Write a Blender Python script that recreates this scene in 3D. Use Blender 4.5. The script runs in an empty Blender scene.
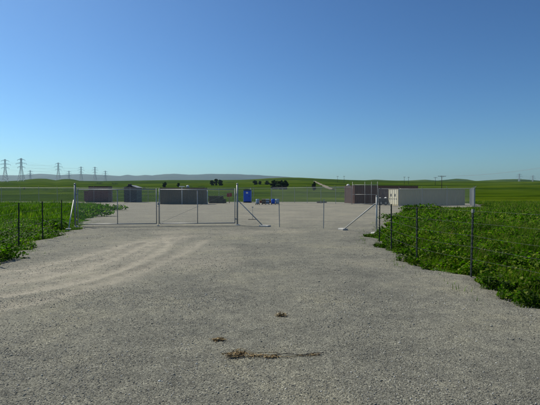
import bpy, math, random
import numpy as np
from mathutils import Vector, Matrix, noise

# ------------------------------------------------------------------ camera, sky, sun, exposure
SC = bpy.context.scene
W0, H0 = 540.0, 405.0            # photograph size, used to turn pixels into directions
F = 440.0                        # focal length in photograph pixels
EYE = 1.65
HOR = 193.0                      # image row of the level direction
PITCH = math.atan((HOR - H0 / 2) / F)

cam_data = bpy.data.cameras.new('camera')
cam = bpy.data.objects.new('camera', cam_data)
SC.collection.objects.link(cam)
cam.location = (0, 0, EYE)
cam.rotation_euler = (math.radians(90) + PITCH, 0, 0)
cam_data.sensor_width = 36.0
cam_data.lens = 36.0 * F / W0
cam_data.clip_start = 0.05
cam_data.clip_end = 40000
SC.camera = cam

SUN_AZ = math.radians(-52)       # from straight ahead (+Y), negative is to the left
SUN_EL = math.radians(48)
world = bpy.data.worlds.new('World')
SC.world = world
world.use_nodes = True
wn = world.node_tree
bg = wn.nodes['Background']
sky = wn.nodes.new('ShaderNodeTexSky')
sky.sky_type = 'NISHITA'
sky.sun_disc = False
sky.sun_elevation = SUN_EL
sky.sun_rotation = SUN_AZ
sky.altitude = 0
sky.air_density = 1.0
sky.dust_density = 0.45
sky.ozone_density = 3.0
gam = wn.nodes.new('ShaderNodeGamma'); gam.inputs[1].default_value = 1.40     # the camera's contrasty rendering of a clear sky
wn.links.new(sky.outputs[0], gam.inputs[0])
tint = wn.nodes.new('ShaderNodeMix'); tint.data_type = 'RGBA'; tint.blend_type = 'MULTIPLY'
tint.inputs[0].default_value = 1.0; tint.inputs[7].default_value = (.71, .98, 1.10, 1)
wn.links.new(gam.outputs[0], tint.inputs[6])
wn.links.new(tint.outputs[2], bg.inputs[0])
bg.inputs[1].default_value = 0.0375

sun_data = bpy.data.lights.new('sun', 'SUN')
sun_data.energy = 4.3
sun_data.angle = math.radians(0.53)
sun_data.color = (1.0, 0.935, 0.80)
sun = bpy.data.objects.new('sun', sun_data)
SC.collection.objects.link(sun)
sd = Vector((math.sin(SUN_AZ) * math.cos(SUN_EL), math.cos(SUN_AZ) * math.cos(SUN_EL), math.sin(SUN_EL)))
sun.rotation_euler = sd.to_track_quat('Z', 'Y').to_euler()
sun.location = (-40, 30, 60)

SC.view_settings.view_transform = 'Standard'
SC.view_settings.look = 'None'
SC.view_settings.gamma = 1.0
SC.view_settings.use_curve_mapping = False
SC.view_settings.exposure = 0.2
SC.render.engine = 'CYCLES'
SC.cycles.max_bounces = 8
SC.cycles.volume_bounces = 0

random.seed(7)
RNG = np.random.default_rng(11)
COL = SC.collection
R = math.radians

# ------------------------------------------------------------------ terrain shape
def smooth(a, b, x):
    t = np.clip((x - a) / (b - a), 0, 1)
    return t * t * (3 - 2 * t)

CREST_PX = np.array([-400, 0, 18, 30, 38, 46, 56, 64, 72, 80, 100, 130, 170, 210, 240, 255, 268, 285, 300, 320, 350, 380, 420, 470, 540, 900.])
CREST_Y = np.array([181.5, 181.3, 180.6, 179.2, 178.5, 178.6, 180.2, 178.9, 179, 180.8, 181, 180.6, 180, 180, 179.8, 179.2, 178.2, 177.5, 177.5, 178.6, 179.9, 180.6, 181.3, 181.2, 181.5, 181.5])
R_CREST = 1200.0

def fbm(x, y, s, seed=0.0):
    """cheap smooth noise, works on arrays"""
    v = 0
    for k, (a, fx, fy, p) in enumerate(((1, 1, .73, .3), (.7, -1.31, 1.13, 2.1), (.5, 2.3, 1.9, 4.0), (.4, -3.1, 2.7, 1.2))):
        v = v + a * np.sin((x * fx + y * fy) / s + p + seed * (k + 1)) * np.cos((y * fx - x * fy) / s * 1.07 + p * 2 - seed)
    return v / 1.6

def terrain(x, y):
    x = np.asarray(x, float); y = np.asarray(y, float)
    r = np.hypot(x, y)
    az = np.arctan2(x, y)
    azc = np.clip(az, -R(36), R(36))
    px = 270 + F * np.tan(azc)
    yc = np.interp(px, CREST_PX, CREST_Y)
    cz = EYE + (HOR - yc) / F * R_CREST * np.cos(azc)
    t = np.clip((r - 88) / (R_CREST - 88), 0, 1)
    rise = t ** 1.3
    z = cz * rise
    fall = smooth(1300, 2600, r)
    z = z * (1 - 0.62 * fall)
    z = z + fbm(x, y, 140.0, 1.0) * 1.1 * smooth(110, 500, r) * (1 - smooth(900, 1150, r))
    # low dip round the tan container, slight swell of the field at the left
    z = z - 0.22 * smooth(11, 18, x) * smooth(25, 50, y) * (1 - smooth(85, 120, y))
    return z

def ray_to_terrain(px, py, rmin=90, rmax=1250):
    dx = (px - 270) / F; dz = (HOR - py) / F
    prev = rmin
    for d in np.linspace(rmin, rmax, 900):
        z = EYE + dz * d
        if z <= float(terrain(dx * d, d)):
            return Vector((dx * d, d, float(terrain(dx * d, d))))
        prev = d
    d = rmax * .93
    return Vector((dx * d, d, float(terrain(dx * d, d))))

def gp(px, py):
    """pixel of a point on the level ground -> (x, y)"""
    d = EYE * F / (py - HOR)
    return ((px - 270) / F * d, d)

def at(px, d):
    return (px - 270) / F * d

# ------------------------------------------------------------------ object helpers
def link(o):
    COL.objects.link(o); return o

def tag(o, label=None, cat=None, group=None, kind=None):
    if label: o['label'] = label
    if cat: o['category'] = cat
    if group: o['group'] = group
    if kind: o['kind'] = kind
    return o

def empty(name, loc, rz=0.0, label=None, cat=None, group=None):
    o = bpy.data.objects.new(name, None)
    o.empty_display_size = 0.2
    o.location = loc; o.rotation_euler = (0, 0, rz)
    link(o)
    return tag(o, label, cat, group)

class MB:
    def __init__(s):
        s.v = []; s.f = []
    def add(s, vs, fs):
        n = len(s.v)
        s.v += [tuple(v) for v in vs]
        s.f += [tuple(i + n for i in f) for f in fs]
        return s
    def box(s, x0, x1, y0, y1, z0, z1, bev=0.0, M=None):
        if bev <= 0:
            vs = [(x0, y0, z0), (x1, y0, z0), (x1, y1, z0), (x0, y1, z0), (x0, y0, z1), (x1, y0, z1), (x1, y1, z1), (x0, y1, z1)]
            fs = [(3, 2, 1, 0), (4, 5, 6, 7), (0, 1, 5, 4), (1, 2, 6, 5), (2, 3, 7, 6), (3, 0, 4, 7)]
        else:
            b = bev
            # chamfered on vertical and top edges
            def ring(i, z):
                return [(x0 + i + b, y0 + i, z), (x1 - i - b, y0 + i, z), (x1 - i, y0 + i + b, z), (x1 - i, y1 - i - b, z),
                        (x1 - i - b, y1 - i, z), (x0 + i + b, y1 - i, z), (x0 + i, y1 - i - b, z), (x0 + i, y0 + i + b, z)]
            rs = [ring(b, z0), ring(0, z0 + b), ring(0, z1 - b), ring(b, z1)]
            vs = sum(rs, [])
            fs = [tuple(reversed(range(8))), tuple(range(24, 32))]
            for k in range(3):
                for i in range(8):
                    j = (i + 1) % 8
                    fs.append((k * 8 + i, k * 8 + j, k * 8 + 8 + j, k * 8 + 8 + i))
        if M is not None: vs = [M @ Vector(v) for v in vs]
        return s.add(vs, fs)
    def tube(s, a, b, r0, r1=None, n=6, cap=True):
        a = Vector(a); b = Vector(b)
        if r1 is None: r1 = r0
        d = (b - a)
        if d.length < 1e-6: return s
        d.normalize()
        u = d.orthogonal().normalized(); w = d.cross(u)
        vs = []
        for c, r in ((a, r0), (b, r1)):
            for i in range(n):
                t = 2 * math.pi * i / n
                vs.append(c + (u * math.cos(t) + w * math.sin(t)) * r)
        fs = [(i, (i + 1) % n, n + (i + 1) % n, n + i) for i in range(n)]
        if cap: fs += [tuple(reversed(range(n))), tuple(range(n, 2 * n))]
        return s.add(vs, fs)
    def path(s, pts, r, n=5):
        for a, b in zip(pts[:-1], pts[1:]): s.tube(a, b, r, r, n, True)
        return s
    def lathe(s, prof, n=16, c=(0, 0, 0)):
        vs = []
        for (r, z) in prof:
            for i in range(n):
                t = 2 * math.pi * i / n
                vs.append((c[0] + r * math.cos(t), c[1] + r * math.sin(t), c[2] + z))
        fs = []
        for k in range(len(prof) - 1):
            for i in range(n):
                j = (i + 1) % n
                fs.append((k * n + i, k * n + j, k * n + n + j, k * n + n + i))
        fs += [tuple(reversed(range(n))), tuple(range((len(prof) - 1) * n, len(prof) * n))]
        return s.add(vs, fs)
    def mesh(s, name):
        me = bpy.data.meshes.new(name)
        me.from_pydata([tuple(v) for v in s.v], [], s.f)
        me.update()
        return me
    def build(s, name, mat, parent=None, smoothed=False):
        me = s.mesh(name)
        me.materials.append(mat)
        if smoothed:
            for p in me.polygons: p.use_smooth = True
        o = link(bpy.data.objects.new(name, me))
        if parent: o.parent = parent
        return o

def inst(name, me, parent=None, loc=(0, 0, 0), rot=(0, 0, 0), scale=(1, 1, 1)):
    o = link(bpy.data.objects.new(name, me))
    o.location = loc; o.rotation_euler = rot; o.scale = scale
    if parent: o.parent = parent
    return o

def np_mesh(name, verts, faces, mat, quads=None):
    """fast mesh from arrays; faces (n,k)"""
    me = bpy.data.meshes.new(name)
    verts = np.ascontiguousarray(verts, dtype=np.float32)
    faces = np.ascontiguousarray(faces, dtype=np.int32)
    n, k = faces.shape
    me.vertices.add(len(verts)); me.vertices.foreach_set('co', verts.ravel())
    me.loops.add(n * k); me.loops.foreach_set('vertex_index', faces.ravel())
    me.polygons.add(n)
    me.polygons.foreach_set('loop_start', np.arange(0, n * k, k, dtype=np.int32))
    me.polygons.foreach_set('loop_total', np.full(n, k, dtype=np.int32))
    me.update(calc_edges=True)
    if mat: me.materials.append(mat)
    return me

# ------------------------------------------------------------------ materials
def new_mat(name):
    m = bpy.data.materials.new(name); m.use_nodes = True
    nt = m.node_tree
    return m, nt, nt.nodes['Principled BSDF'], nt.nodes['Material Output']

def ramp(nt, stops):
    n = nt.nodes.new('ShaderNodeValToRGB')
    e = n.color_ramp.elements
    while len(e) > 1: e.remove(e[-1])
    e[0].position = stops[0][0]; e[0].color = (*stops[0][1], 1)
    for p, c in stops[1:]:
        k = e.new(p); k.color = (*c, 1)
    return n

def noise_node(nt, scale, detail=4, rough=.55, vec=None, dim='3D'):
    n = nt.nodes.new('ShaderNodeTexNoise'); n.noise_dimensions = dim
    n.inputs['Scale'].default_value = scale; n.inputs['Detail'].default_value = detail
    n.inputs['Roughness'].default_value = rough
    if vec is not None: nt.links.new(vec, n.inputs['Vector'])
    return n

def mix(nt, fac, a, b, mode='MIX'):
    n = nt.nodes.new('ShaderNodeMix'); n.data_type = 'RGBA'; n.blend_type = mode
    for s, v in ((n.inputs[0], fac), (n.inputs[6], a), (n.inputs[7], b)):
        if hasattr(v, 'links'): nt.links.new(v, s)
        elif isinstance(v, (int, float)): s.default_value = v
        else: s.default_value = (*v, 1)
    return n.outputs[2]

def mapping(nt, scale=(1, 1, 1), rot=(0, 0, 0), coord='Object'):
    t = nt.nodes.new('ShaderNodeTexCoord'); m = nt.nodes.new('ShaderNodeMapping')
    m.inputs['Scale'].default_value = scale; m.inputs['Rotation'].default_value = rot
    nt.links.new(t.outputs[coord], m.inputs['Vector'])
    return m.outputs[0]

def bump(nt, height, strength, dist, bsdf):
    b = nt.nodes.new('ShaderNodeBump'); b.inputs['Strength'].default_value = strength
    b.inputs['Distance'].default_value = dist
    nt.links.new(height, b.inputs['Height']); nt.links.new(b.outputs[0], bsdf.inputs['Normal'])

def weathered(name, c1, c2, rough=.6, metal=0.0, scale=6.0, streak=True, dirt=(.18, .14, .10), dirt_amt=.35):
    m, nt, b, out = new_mat(name)
    v = mapping(nt)
    n1 = noise_node(nt, scale, 5, .6, v)
    col = mix(nt, n1.outputs[0], c1, c2)
    if streak:
        v2 = mapping(nt, (9, 9, .7))
        n2 = noise_node(nt, 1.6, 4, .65, v2)
        r = ramp(nt, ((.5, (0, 0, 0)), (.78, (1, 1, 1))))
        nt.links.new(n2.outputs[0], r.inputs[0])
        mm = nt.nodes.new('ShaderNodeMath'); mm.operation = 'MULTIPLY'; mm.inputs[1].default_value = dirt_amt
        nt.links.new(r.outputs[0], mm.inputs[0])
        col = mix(nt, mm.outputs[0], col, dirt)
    nt.links.new(col, b.inputs['Base Color'])
    b.inputs['Roughness'].default_value = rough; b.inputs['Metallic'].default_value = metal
    n3 = noise_node(nt, scale * 4, 4, .6, v)
    bump(nt, n3.outputs[0], .15, .01, b)
    return m

def foliage_mat(name, stops, trans=.35, tcol=(.16, .30, .03), rough=.55):
    m, nt, b, out = new_mat(name)
    g = nt.nodes.new('ShaderNodeNewGeometry')
    r = ramp(nt, stops)
    nt.links.new(g.outputs['Random Per Island'], r.inputs[0])
    v = mapping(nt)
    n = noise_node(nt, .55, 3, .6, v)
    rr = ramp(nt, ((.33, (.42, .45, .45)), (.5, (.85, .88, .8)), (.68, (1.45, 1.25, .9))))
    nt.links.new(n.outputs[0], rr.inputs[0])
    col = mix(nt, 1.0, r.outputs[0], rr.outputs[0], 'MULTIPLY')
    nt.links.new(col, b.inputs['Base Color'])
    b.inputs['Roughness'].default_value = rough
    b.inputs['Specular IOR Level'].default_value = .08
    t = nt.nodes.new('ShaderNodeBsdfTranslucent')
    tc = mix(nt, 1.0, col, tuple(x * 8 for x in tcol), 'MULTIPLY')
    nt.links.new(tc, t.inputs['Color'])
    ms = nt.nodes.new('ShaderNodeMixShader'); ms.inputs[0].default_value = trans
    nt.links.new(b.outputs[0], ms.inputs[1]); nt.links.new(t.outputs[0], ms.inputs[2])
    nt.links.new(ms.outputs[0], out.inputs['Surface'])
    return m

def field_mat(name, near=True):
    m, nt, b, out = new_mat(name)
    v = mapping(nt)
    big = noise_node(nt, .010, 5, .6, mapping(nt, (.45, 1.6, 1), (0, 0, .12)))
    mid = noise_node(nt, .05, 5, .65, v)
    fine = noise_node(nt, 1.3, 5, .7, v)
    r1 = ramp(nt, ((.30, (.018, .038, .002)), (.42, (.032, .064, .003)), (.50, (.050, .090, .004)), (.58, (.080, .122, .007)), (.70, (.12, .14, .018))))
    nt.links.new(big.outputs[0], r1.inputs[0])
    r2 = ramp(nt, ((.3, (.45, .5, .45)), (.55, (1, 1, 1)), (.75, (1.3, 1.2, 1.05))))
    nt.links.new(mid.outputs[0], r2.inputs[0])
    c = mix(nt, 1.0, r1.outputs[0], r2.outputs[0], 'MULTIPLY')
    r3 = ramp(nt, ((.3, (.4, .42, .4)), (.7, (1.25, 1.25, 1.1))))
    nt.links.new(fine.outputs[0], r3.inputs[0])
    c = mix(nt, .8, c, mix(nt, 1.0, c, r3.outputs[0], 'MULTIPLY'))
    nt.links.new(c, b.inputs['Base Color'])
    b.inputs['Roughness'].default_value = .9
    b.inputs['Specular IOR Level'].default_value = .0
    bump(nt, fine.outputs[0], .9, .25, b)
    return m

def gravel_mat():
    m, nt, b, out = new_mat('gravel')
    v = mapping(nt)
    at_ = nt.nodes.new('ShaderNodeAttribute'); at_.attribute_name = 'dust'
    n1 = noise_node(nt, 85, 6, .75, v)
    vo = nt.nodes.new('ShaderNodeTexVoronoi'); vo.inputs['Scale'].default_value = 85
    nt.links.new(v, vo.inputs['Vector'])
    vo2 = nt.nodes.new('ShaderNodeTexVoronoi'); vo2.inputs['Scale'].default_value = 17
    nt.links.new(v, vo2.inputs['Vector'])
    r1 = ramp(nt, ((.25, (.104, .102, .083)), (.5, (.200, .197, .160)), (.75, (.335, .329, .270))))
    nt.links.new(n1.outputs[0], r1.inputs[0])
    sepc = nt.nodes.new('ShaderNodeSeparateColor'); nt.links.new(vo.outputs['Color'], sepc.inputs[0])
    rc = ramp(nt, ((0, (.45, .45, .44)), (.6, (1, 1, 1)), (.93, (1.2, 1.2, 1.18)), (1, (1.9, 1.9, 1.85))))
    nt.links.new(sepc.outputs[0], rc.inputs[0])
    c = mix(nt, 1.0, r1.outputs[0], rc.outputs[0], 'MULTIPLY')
    n2 = noise_node(nt, .42, 6, .7, v)
    r2 = ramp(nt, ((.32, (.66, .67, .69)), (.50, (1, 1, 1)), (.68, (1.26, 1.23, 1.13))))
    nt.links.new(n2.outputs[0], r2.inputs[0])
    c = mix(nt, 1.0, c, r2.outputs[0], 'MULTIPLY')
    n2b = noise_node(nt, 4.2, 4, .7, v)
    r2b = ramp(nt, ((.3, (.74, .74, .75)), (.65, (1.14, 1.13, 1.1))))
    nt.links.new(n2b.outputs[0], r2b.inputs[0])
    c = mix(nt, 1.0, c, r2b.outputs[0], 'MULTIPLY')
    # dry silt pressed into the wheel tracks
    n4 = noise_node(nt, 30, 4, .7, v)
    rd = ramp(nt, ((.3, (.265, .240, .182)), (.7, (.43, .395, .31))))
    nt.links.new(n4.outputs[0], rd.inputs[0])
    n3 = noise_node(nt, 3.6, 6, .78, v)
    ma = nt.nodes.new('ShaderNodeMath'); ma.operation = 'MULTIPLY_ADD'
    nt.links.new(n3.outputs[0], ma.inputs[0]); ma.inputs[1].default_value = 3.4; ma.inputs[2].default_value = -.85
    mu = nt.nodes.new('ShaderNodeMath'); mu.operation = 'MULTIPLY'; mu.use_clamp = True
    nt.links.new(at_.outputs['Fac'], mu.inputs[0]); nt.links.new(ma.outputs[0], mu.inputs[1])
    c = mix(nt, mu.outputs[0], c, rd.outputs[0])
    nt.links.new(c, b.inputs['Base Color'])
    b.inputs['Roughness'].default_value = .92
    b.inputs['Specular IOR Level'].default_value = .2
    add = nt.nodes.new('ShaderNodeMath'); add.operation = 'MULTIPLY_ADD'
    nt.links.new(vo.outputs['Distance'], add.inputs[0]); add.inputs[1].default_value = -.9
    nt.links.new(n1.outputs[0], add.inputs[2])
    bump(nt, add.outputs[0], .6, .014, b)
    return m

def stone_mat():
    m, nt, b, out = new_mat('loose_stone')
    g = nt.nodes.new('ShaderNodeNewGeometry')
    r = ramp(nt, ((0, (.095, .094, .080)), (.12, (.16, .157, .132)), (.6, (.235, .234, .198)), (.85, (.33, .325, .275)), (.96, (.50, .49, .44)), (1, (.8, .79, .74))))
    nt.links.new(g.outputs['Random Per Island'], r.inputs[0])
    v = mapping(nt); n = noise_node(nt, 160, 3, .6, v)
    rr = ramp(nt, ((.3, (.75, .75, .75)), (.7, (1.15, 1.15, 1.15))))
    nt.links.new(n.outputs[0], rr.inputs[0])
    c = mix(nt, 1.0, r.outputs[0], rr.outputs[0], 'MULTIPLY')
    nt.links.new(c, b.inputs['Base Color'])
    b.inputs['Roughness'].default_value = .85
    return m

def plain(name, c, rough=.6, metal=0.0, scale=12, var=.25):
    return weathered(name, tuple(x * (1 - var) for x in c), tuple(x * (1 + var) for x in c), rough, metal, scale, False)

M = {}
M['field'] = field_mat('field_grass')
M['hill'] = field_mat('hill_grass')
m, nt, b, out = new_mat('mountain_grass')
n = noise_node(nt, .004, 6, .65, mapping(nt))
r_ = ramp(nt, ((.35, (.020, .045, .030)), (.55, (.035, .065, .038)), (.7, (.055, .08, .05))))
nt.links.new(n.outputs[0], r_.inputs[0]); nt.links.new(r_.outputs[0], b.inputs['Base Color']); b.inputs['Roughness'].default_value = .95
M['mountain'] = m
M['gravel'] = gravel_mat()
M['stone'] = stone_mat()
M['galv'] = plain('galvanised_steel', (.33, .34, .34), .5, .35, 20, .2)
M['wire'] = plain('galvanised_wire', (.62, .63, .63), .45, .1, 30, .15)
M['barb'] = plain('weathered_barbed_wire', (.22, .21, .19), .55, .3, 30, .2)
M['tpost'] = plain('dark_green_post_paint', (.018, .026, .020), .6, .0, 20, .4)
M['tip'] = plain('white_post_tip', (.24, .25, .23), .6, 0, 20, .1)
M['pale_pipe'] = plain('pale_pipe', (.44, .44, .42), .55, .1, 20, .15)
M['concrete'] = plain('concrete', (.46, .45, .41), .9, 0, 14, .2)
M['redbin'] = weathered('dark_red_paint', (.125, .024, .014), (.155, .032, .020), .6, 0, 3, True, (.05, .03, .025), .5)
M['brown'] = weathered('brown_sheet_steel', (.105, .050, .034), (.14, .070, .046), .6, 0, 2, True, (.04, .03, .025), .5)
M['navy'] = weathered('blackish_navy_paint', (.006, .006, .011), (.010, .010, .017), .55, 0, 3, True, (.035, .032, .03), .4)
M['roof'] = weathered('pale_roof_sheet', (.26, .26, .25), (.32, .32, .30), .5, .1, 2, True)
M['slate'] = weathered('slate_grey_container', (.165, .138, .100), (.200, .170, .128), .6, 0, 2, True, (.05, .04, .035), .5)
M['slate_top'] = weathered('blue_grey_roof', (.08, .10, .13), (.10, .12, .15), .5, 0, 2, False)
M['tan'] = weathered('sunlit_tan_paint', (.78, .73, .52), (.84, .78, .60), .6, 0, 2, True, (.25, .2, .14), .35)  # container's door end: sunlight on it is put into the lighter colour
M['tan_shaded'] = weathered('shaded_tan_paint', (.44, .38, .225), (.50, .435, .27), .6, 0, 2, True, (.14, .12, .1), .35)  # same container, darker copy: shade on the long side painted into the colour
M['blue'] = weathered('blue_plastic', (.018, .095, .55), (.024, .115, .62), .4, 0, 3, False)
M['paleblue'] = plain('pale_blue_plastic', (.30, .40, .52), .5, 0, 6, .12)
M['white'] = plain('off_white', (.72, .72, .70), .5, 0, 6, .08)
M['red'] = plain('faded_red', (.33, .025, .03), .5, 0, 6, .15)
M['rust'] = weathered('rusty_red_steel', (.22, .075, .045), (.30, .12, .075), .8, 0, 4, False)
M['pinkpost'] = plain('faded_pink_post', (.36, .21, .18), .7, 0, 6, .15)
M['wood'] = weathered('grey_timber', (.07, .062, .058), (.11, .098, .09), .85, 0, 9, True, (.04, .03, .03), .5)
M['palewood'] = plain('pale_board', (.55, .49, .38), .8, 0, 9, .2)
M['pole'] = plain('pole_timber', (.055, .040, .030), .9, 0, 4, .3)
M['tower'] = plain('tower_steel', (.46, .51, .55), .6, .2, 3, .15)
M['cable'] = plain('cable', (.16, .17, .18), .6, .2, 3, .1)
M['rubber'] = plain('rubber', (.022, .022, .024), .8, 0, 9, .3)
M['glass'] = plain('dark_glass', (.02, .025, .03), .1, 0, 4, .1)
M['darkmetal'] = plain('dark_metal', (.035, .036, .040), .5, .2, 9, .3)
M['straw'] = foliage_mat('dry_stalk', ((0, (.14, .085, .045)), (.4, (.29, .205, .115)), (1, (.48, .37, .23))), .1, (.1, .08, .05), .8)
M['bark'] = plain('bark', (.06, .05, .04), .9, 0, 5, .3)
M['leaf'] = foliage_mat('weed_leaf', ((0, (.018, .038, .002)), (.4, (.052, .098, .004)), (.8, (.105, .164, .007)), (.95, (.18, .22, .016)), (1, (.24, .27, .06))), .32)
M['blade'] = foliage_mat('grass_blade', ((0, (.038, .070, .003)), (.5, (.086, .138, .006)), (.86, (.155, .195, .012)), (1, (.30, .25, .09))), .30)
M['tree'] = foliage_mat('tree_leaf', ((0, (.012, .024, .008)), (.6, (.028, .052, .014)), (1, (.055, .090, .024))), .15)
M['dirt'] = field_mat('dirt_track')
m, nt, b, out = new_mat('bare_earth')
n = noise_node(nt, .2, 5, .65, mapping(nt))
r_ = ramp(nt, ((.3, (.14, .118, .065)), (.7, (.22, .18, .115))))
nt.links.new(n.outputs[0], r_.inputs[0]); nt.links.new(r_.outputs[0], b.inputs['Base Color']); b.inputs['Roughness'].default_value = .95
M['dirt'] = m

# ------------------------------------------------------------------ ground: field, gravel yard, hills
def build_field():
    rs = np.concatenate([[0.5], np.arange(3, 130, 2.5), np.geomspace(130, 1400, 90), np.geomspace(1450, 9600, 26)])
    na = 300
    az = np.linspace(-math.pi, math.pi, na, endpoint=False)
    az = np.sort(np.concatenate([az, np.linspace(R(-40), R(40), 160)]))
    na = len(az)
    A, RR = np.meshgrid(az, rs)
    X = np.sin(A) * RR; Y = np.cos(A) * RR
    Z = terrain(X, Y) - 0.05
    V = np.stack([X, Y, Z], -1).reshape(-1, 3)
    idx = np.arange(len(rs) * na).reshape(len(rs), na)
    a = idx[:-1, :]; b2 = np.roll(idx, -1, 1)[:-1, :]; c = np.roll(idx, -1, 1)[1:, :]; d = idx[1:, :]
    Fq = np.stack([a, d, c, b2], -1).reshape(-1, 4)
    V = np.vstack([V, [[0, 0, -0.05]]])
    ring = idx[0]
    me = np_mesh('field', V, Fq, M['field'])
    me.polygons.foreach_set('use_smooth', np.ones(len(Fq), bool))
    o = link(bpy.data.objects.new('field', me)); o['kind'] = 'structure'
    return o
build_field()

LB = np.array([(-14, -8.2), (4, -7.6), (9, -7.0), (11, -6.65), (12.8, -7.3), (14.6, -8.0), (17.8, -8.6), (20.5, -9.2), (22.6, -9.75), (30, -12.3), (44, -16.4), (55, -20.0), (63, -25), (68, -34), (71, -50), (74, -60), (82, -61)])
RB = np.array([(-14, 4.6), (3, 4.25), (6.5, 4.05), (8.3, 3.95), (10.4, 3.55), (12.7, 3.55), (15.2, 3.85), (17.2, 4.2), (18.6, 4.7), (24, 6.4), (35, 10.2), (46, 14.2), (49, 18), (51, 24.5), (60, 29), (74, 35), (82, 36)])
def lbx(y): return np.interp(y, LB[:, 0], LB[:, 1])
def rbx(y): return np.interp(y, RB[:, 0], RB[:, 1])
def edge_noise(y, seed):
    return .22 * np.sin(y * 1.9 + seed) + .12 * np.sin(y * 4.3 + seed * 2) + .08 * np.sin(y * 9.7 + seed * 3)

TRACKS = [  # wheel tracks swinging in from the left edge, pixel points on the ground
    [(-20, 300), (40, 291), (90, 280), (130, 266), (158, 253), (169, 244), (163, 238)],
    [(-20, 287), (40, 279), (85, 269), (120, 257), (139, 247), (152, 241), (178, 237)],
    [(-20, 276), (30, 268), (75, 259), (110, 250), (130, 243)],
    [(-20, 313), (50, 299), (110, 282), (155, 265), (186, 251), (203, 241)],
    [(50, 274), (95, 263), (128, 251), (146, 243)],
]
TRACKS_XY = [np.array([gp(*p) for p in t]) for t in TRACKS]
def track_dist(X, Y):
    out_ = []
    for t in TRACKS_XY:
        D = np.full(X.shape, 1e9)
        for (ax, ay), (bx, by) in zip(t[:-1], t[1:]):
            dx, dy = bx - ax, by - ay
            L2 = dx * dx + dy * dy
            u = np.clip(((X - ax) * dx + (Y - ay) * dy) / L2, 0, 1)
            D = np.minimum(D, np.hypot(X - ax - u * dx, Y - ay - u * dy))
        out_.append(D)
    return out_

def gravel_z(X, Y):
    z = terrain(X, Y) + .012 * fbm(X, Y, 1.7, 3.0) * (1 - smooth(30, 60, Y)) + .006 * fbm(X, Y, .45, 5.0) * (1 - smooth(10, 25, Y))
    for D in track_dist(X, Y):
        k_ = np.clip(.7 + .6 * fbm(X, Y, 1.3, 14.0), .1, 1.3)
        z = z - .016 * k_ * np.exp(-(D / .15) ** 2) + .010 * k_ * np.exp(-((D - .27) / .10) ** 2) * (.6 + .8 * fbm(X, Y, .16, 21.0))
    return z

def build_gravel():
    ys = np.concatenate([np.arange(-14, 3, 1.0), np.geomspace(3, 30, 260), np.geomspace(30.5, 82, 60)])
    nu = 260
    u = np.linspace(0, 1, nu)
    L = lbx(ys) + edge_noise(ys, 1.0); Rr = rbx(ys) + edge_noise(ys, 4.0)
    X = L[:, None] + (Rr - L)[:, None] * u[None, :]
    Y = np.repeat(ys[:, None], nu, 1) + .05 * np.sin(X * 7.0)
    Z = gravel_z(X, Y)
    # edge feathers down to the field
    e = np.minimum(u, 1 - u)[None, :] * (Rr - L)[:, None]
    Z = Z - .055 * np.clip(1 - e / .35, 0, 1) + .004
    ds = track_dist(X, Y)
    dust = np.zeros_like(X)
    for D, w, a in zip(ds, (.24, .30, .28, .30, .2), (1.0, .9, .85, .7, .8)):
        wob = w * (1 + .5 * fbm(X, Y, 2.4, 9.0))
        dust = np.maximum(dust, a * np.exp(-(D / wob) ** 2))
    sweep = np.exp(-(np.minimum(ds[1], ds[4]) / 1.15) ** 2)              # the whole turn is scuffed to soil
    dust = np.maximum(dust, sweep * np.clip(.58 + .4 * fbm(X, Y, .8, 2.0) + .3 * fbm(X, Y, .27, 6.0), 0, .85))
    dust = np.maximum(dust, np.clip(.75 * fbm(X, Y, 2.6, 12.0) * smooth(5, 9, Y) - .15, 0, .45))
    dust = np.maximum(dust, .30 * smooth(18, 30, Y) + 0 * X)             # the yard behind the gate is finer and paler
    V = np.stack([X, Y, Z], -1).reshape(-1, 3)
    idx = np.arange(len(ys) * nu).reshape(len(ys), nu)
    Fq = np.stack([idx[:-1, :-1], idx[:-1, 1:], idx[1:, 1:], idx[1:, :-1]], -1).reshape(-1, 4)
    me = np_mesh('gravel_yard', V, Fq, M['gravel'])
    at_ = me.attributes.new('dust', 'FLOAT', 'POINT')
    at_.data.foreach_set('value', dust.ravel().astype(np.float32))
    me.polygons.foreach_set('use_smooth', np.ones(len(Fq), bool))
    o = link(bpy.data.objects.new('gravel_yard', me)); o['kind'] = 'structure'
build_gravel()

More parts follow.
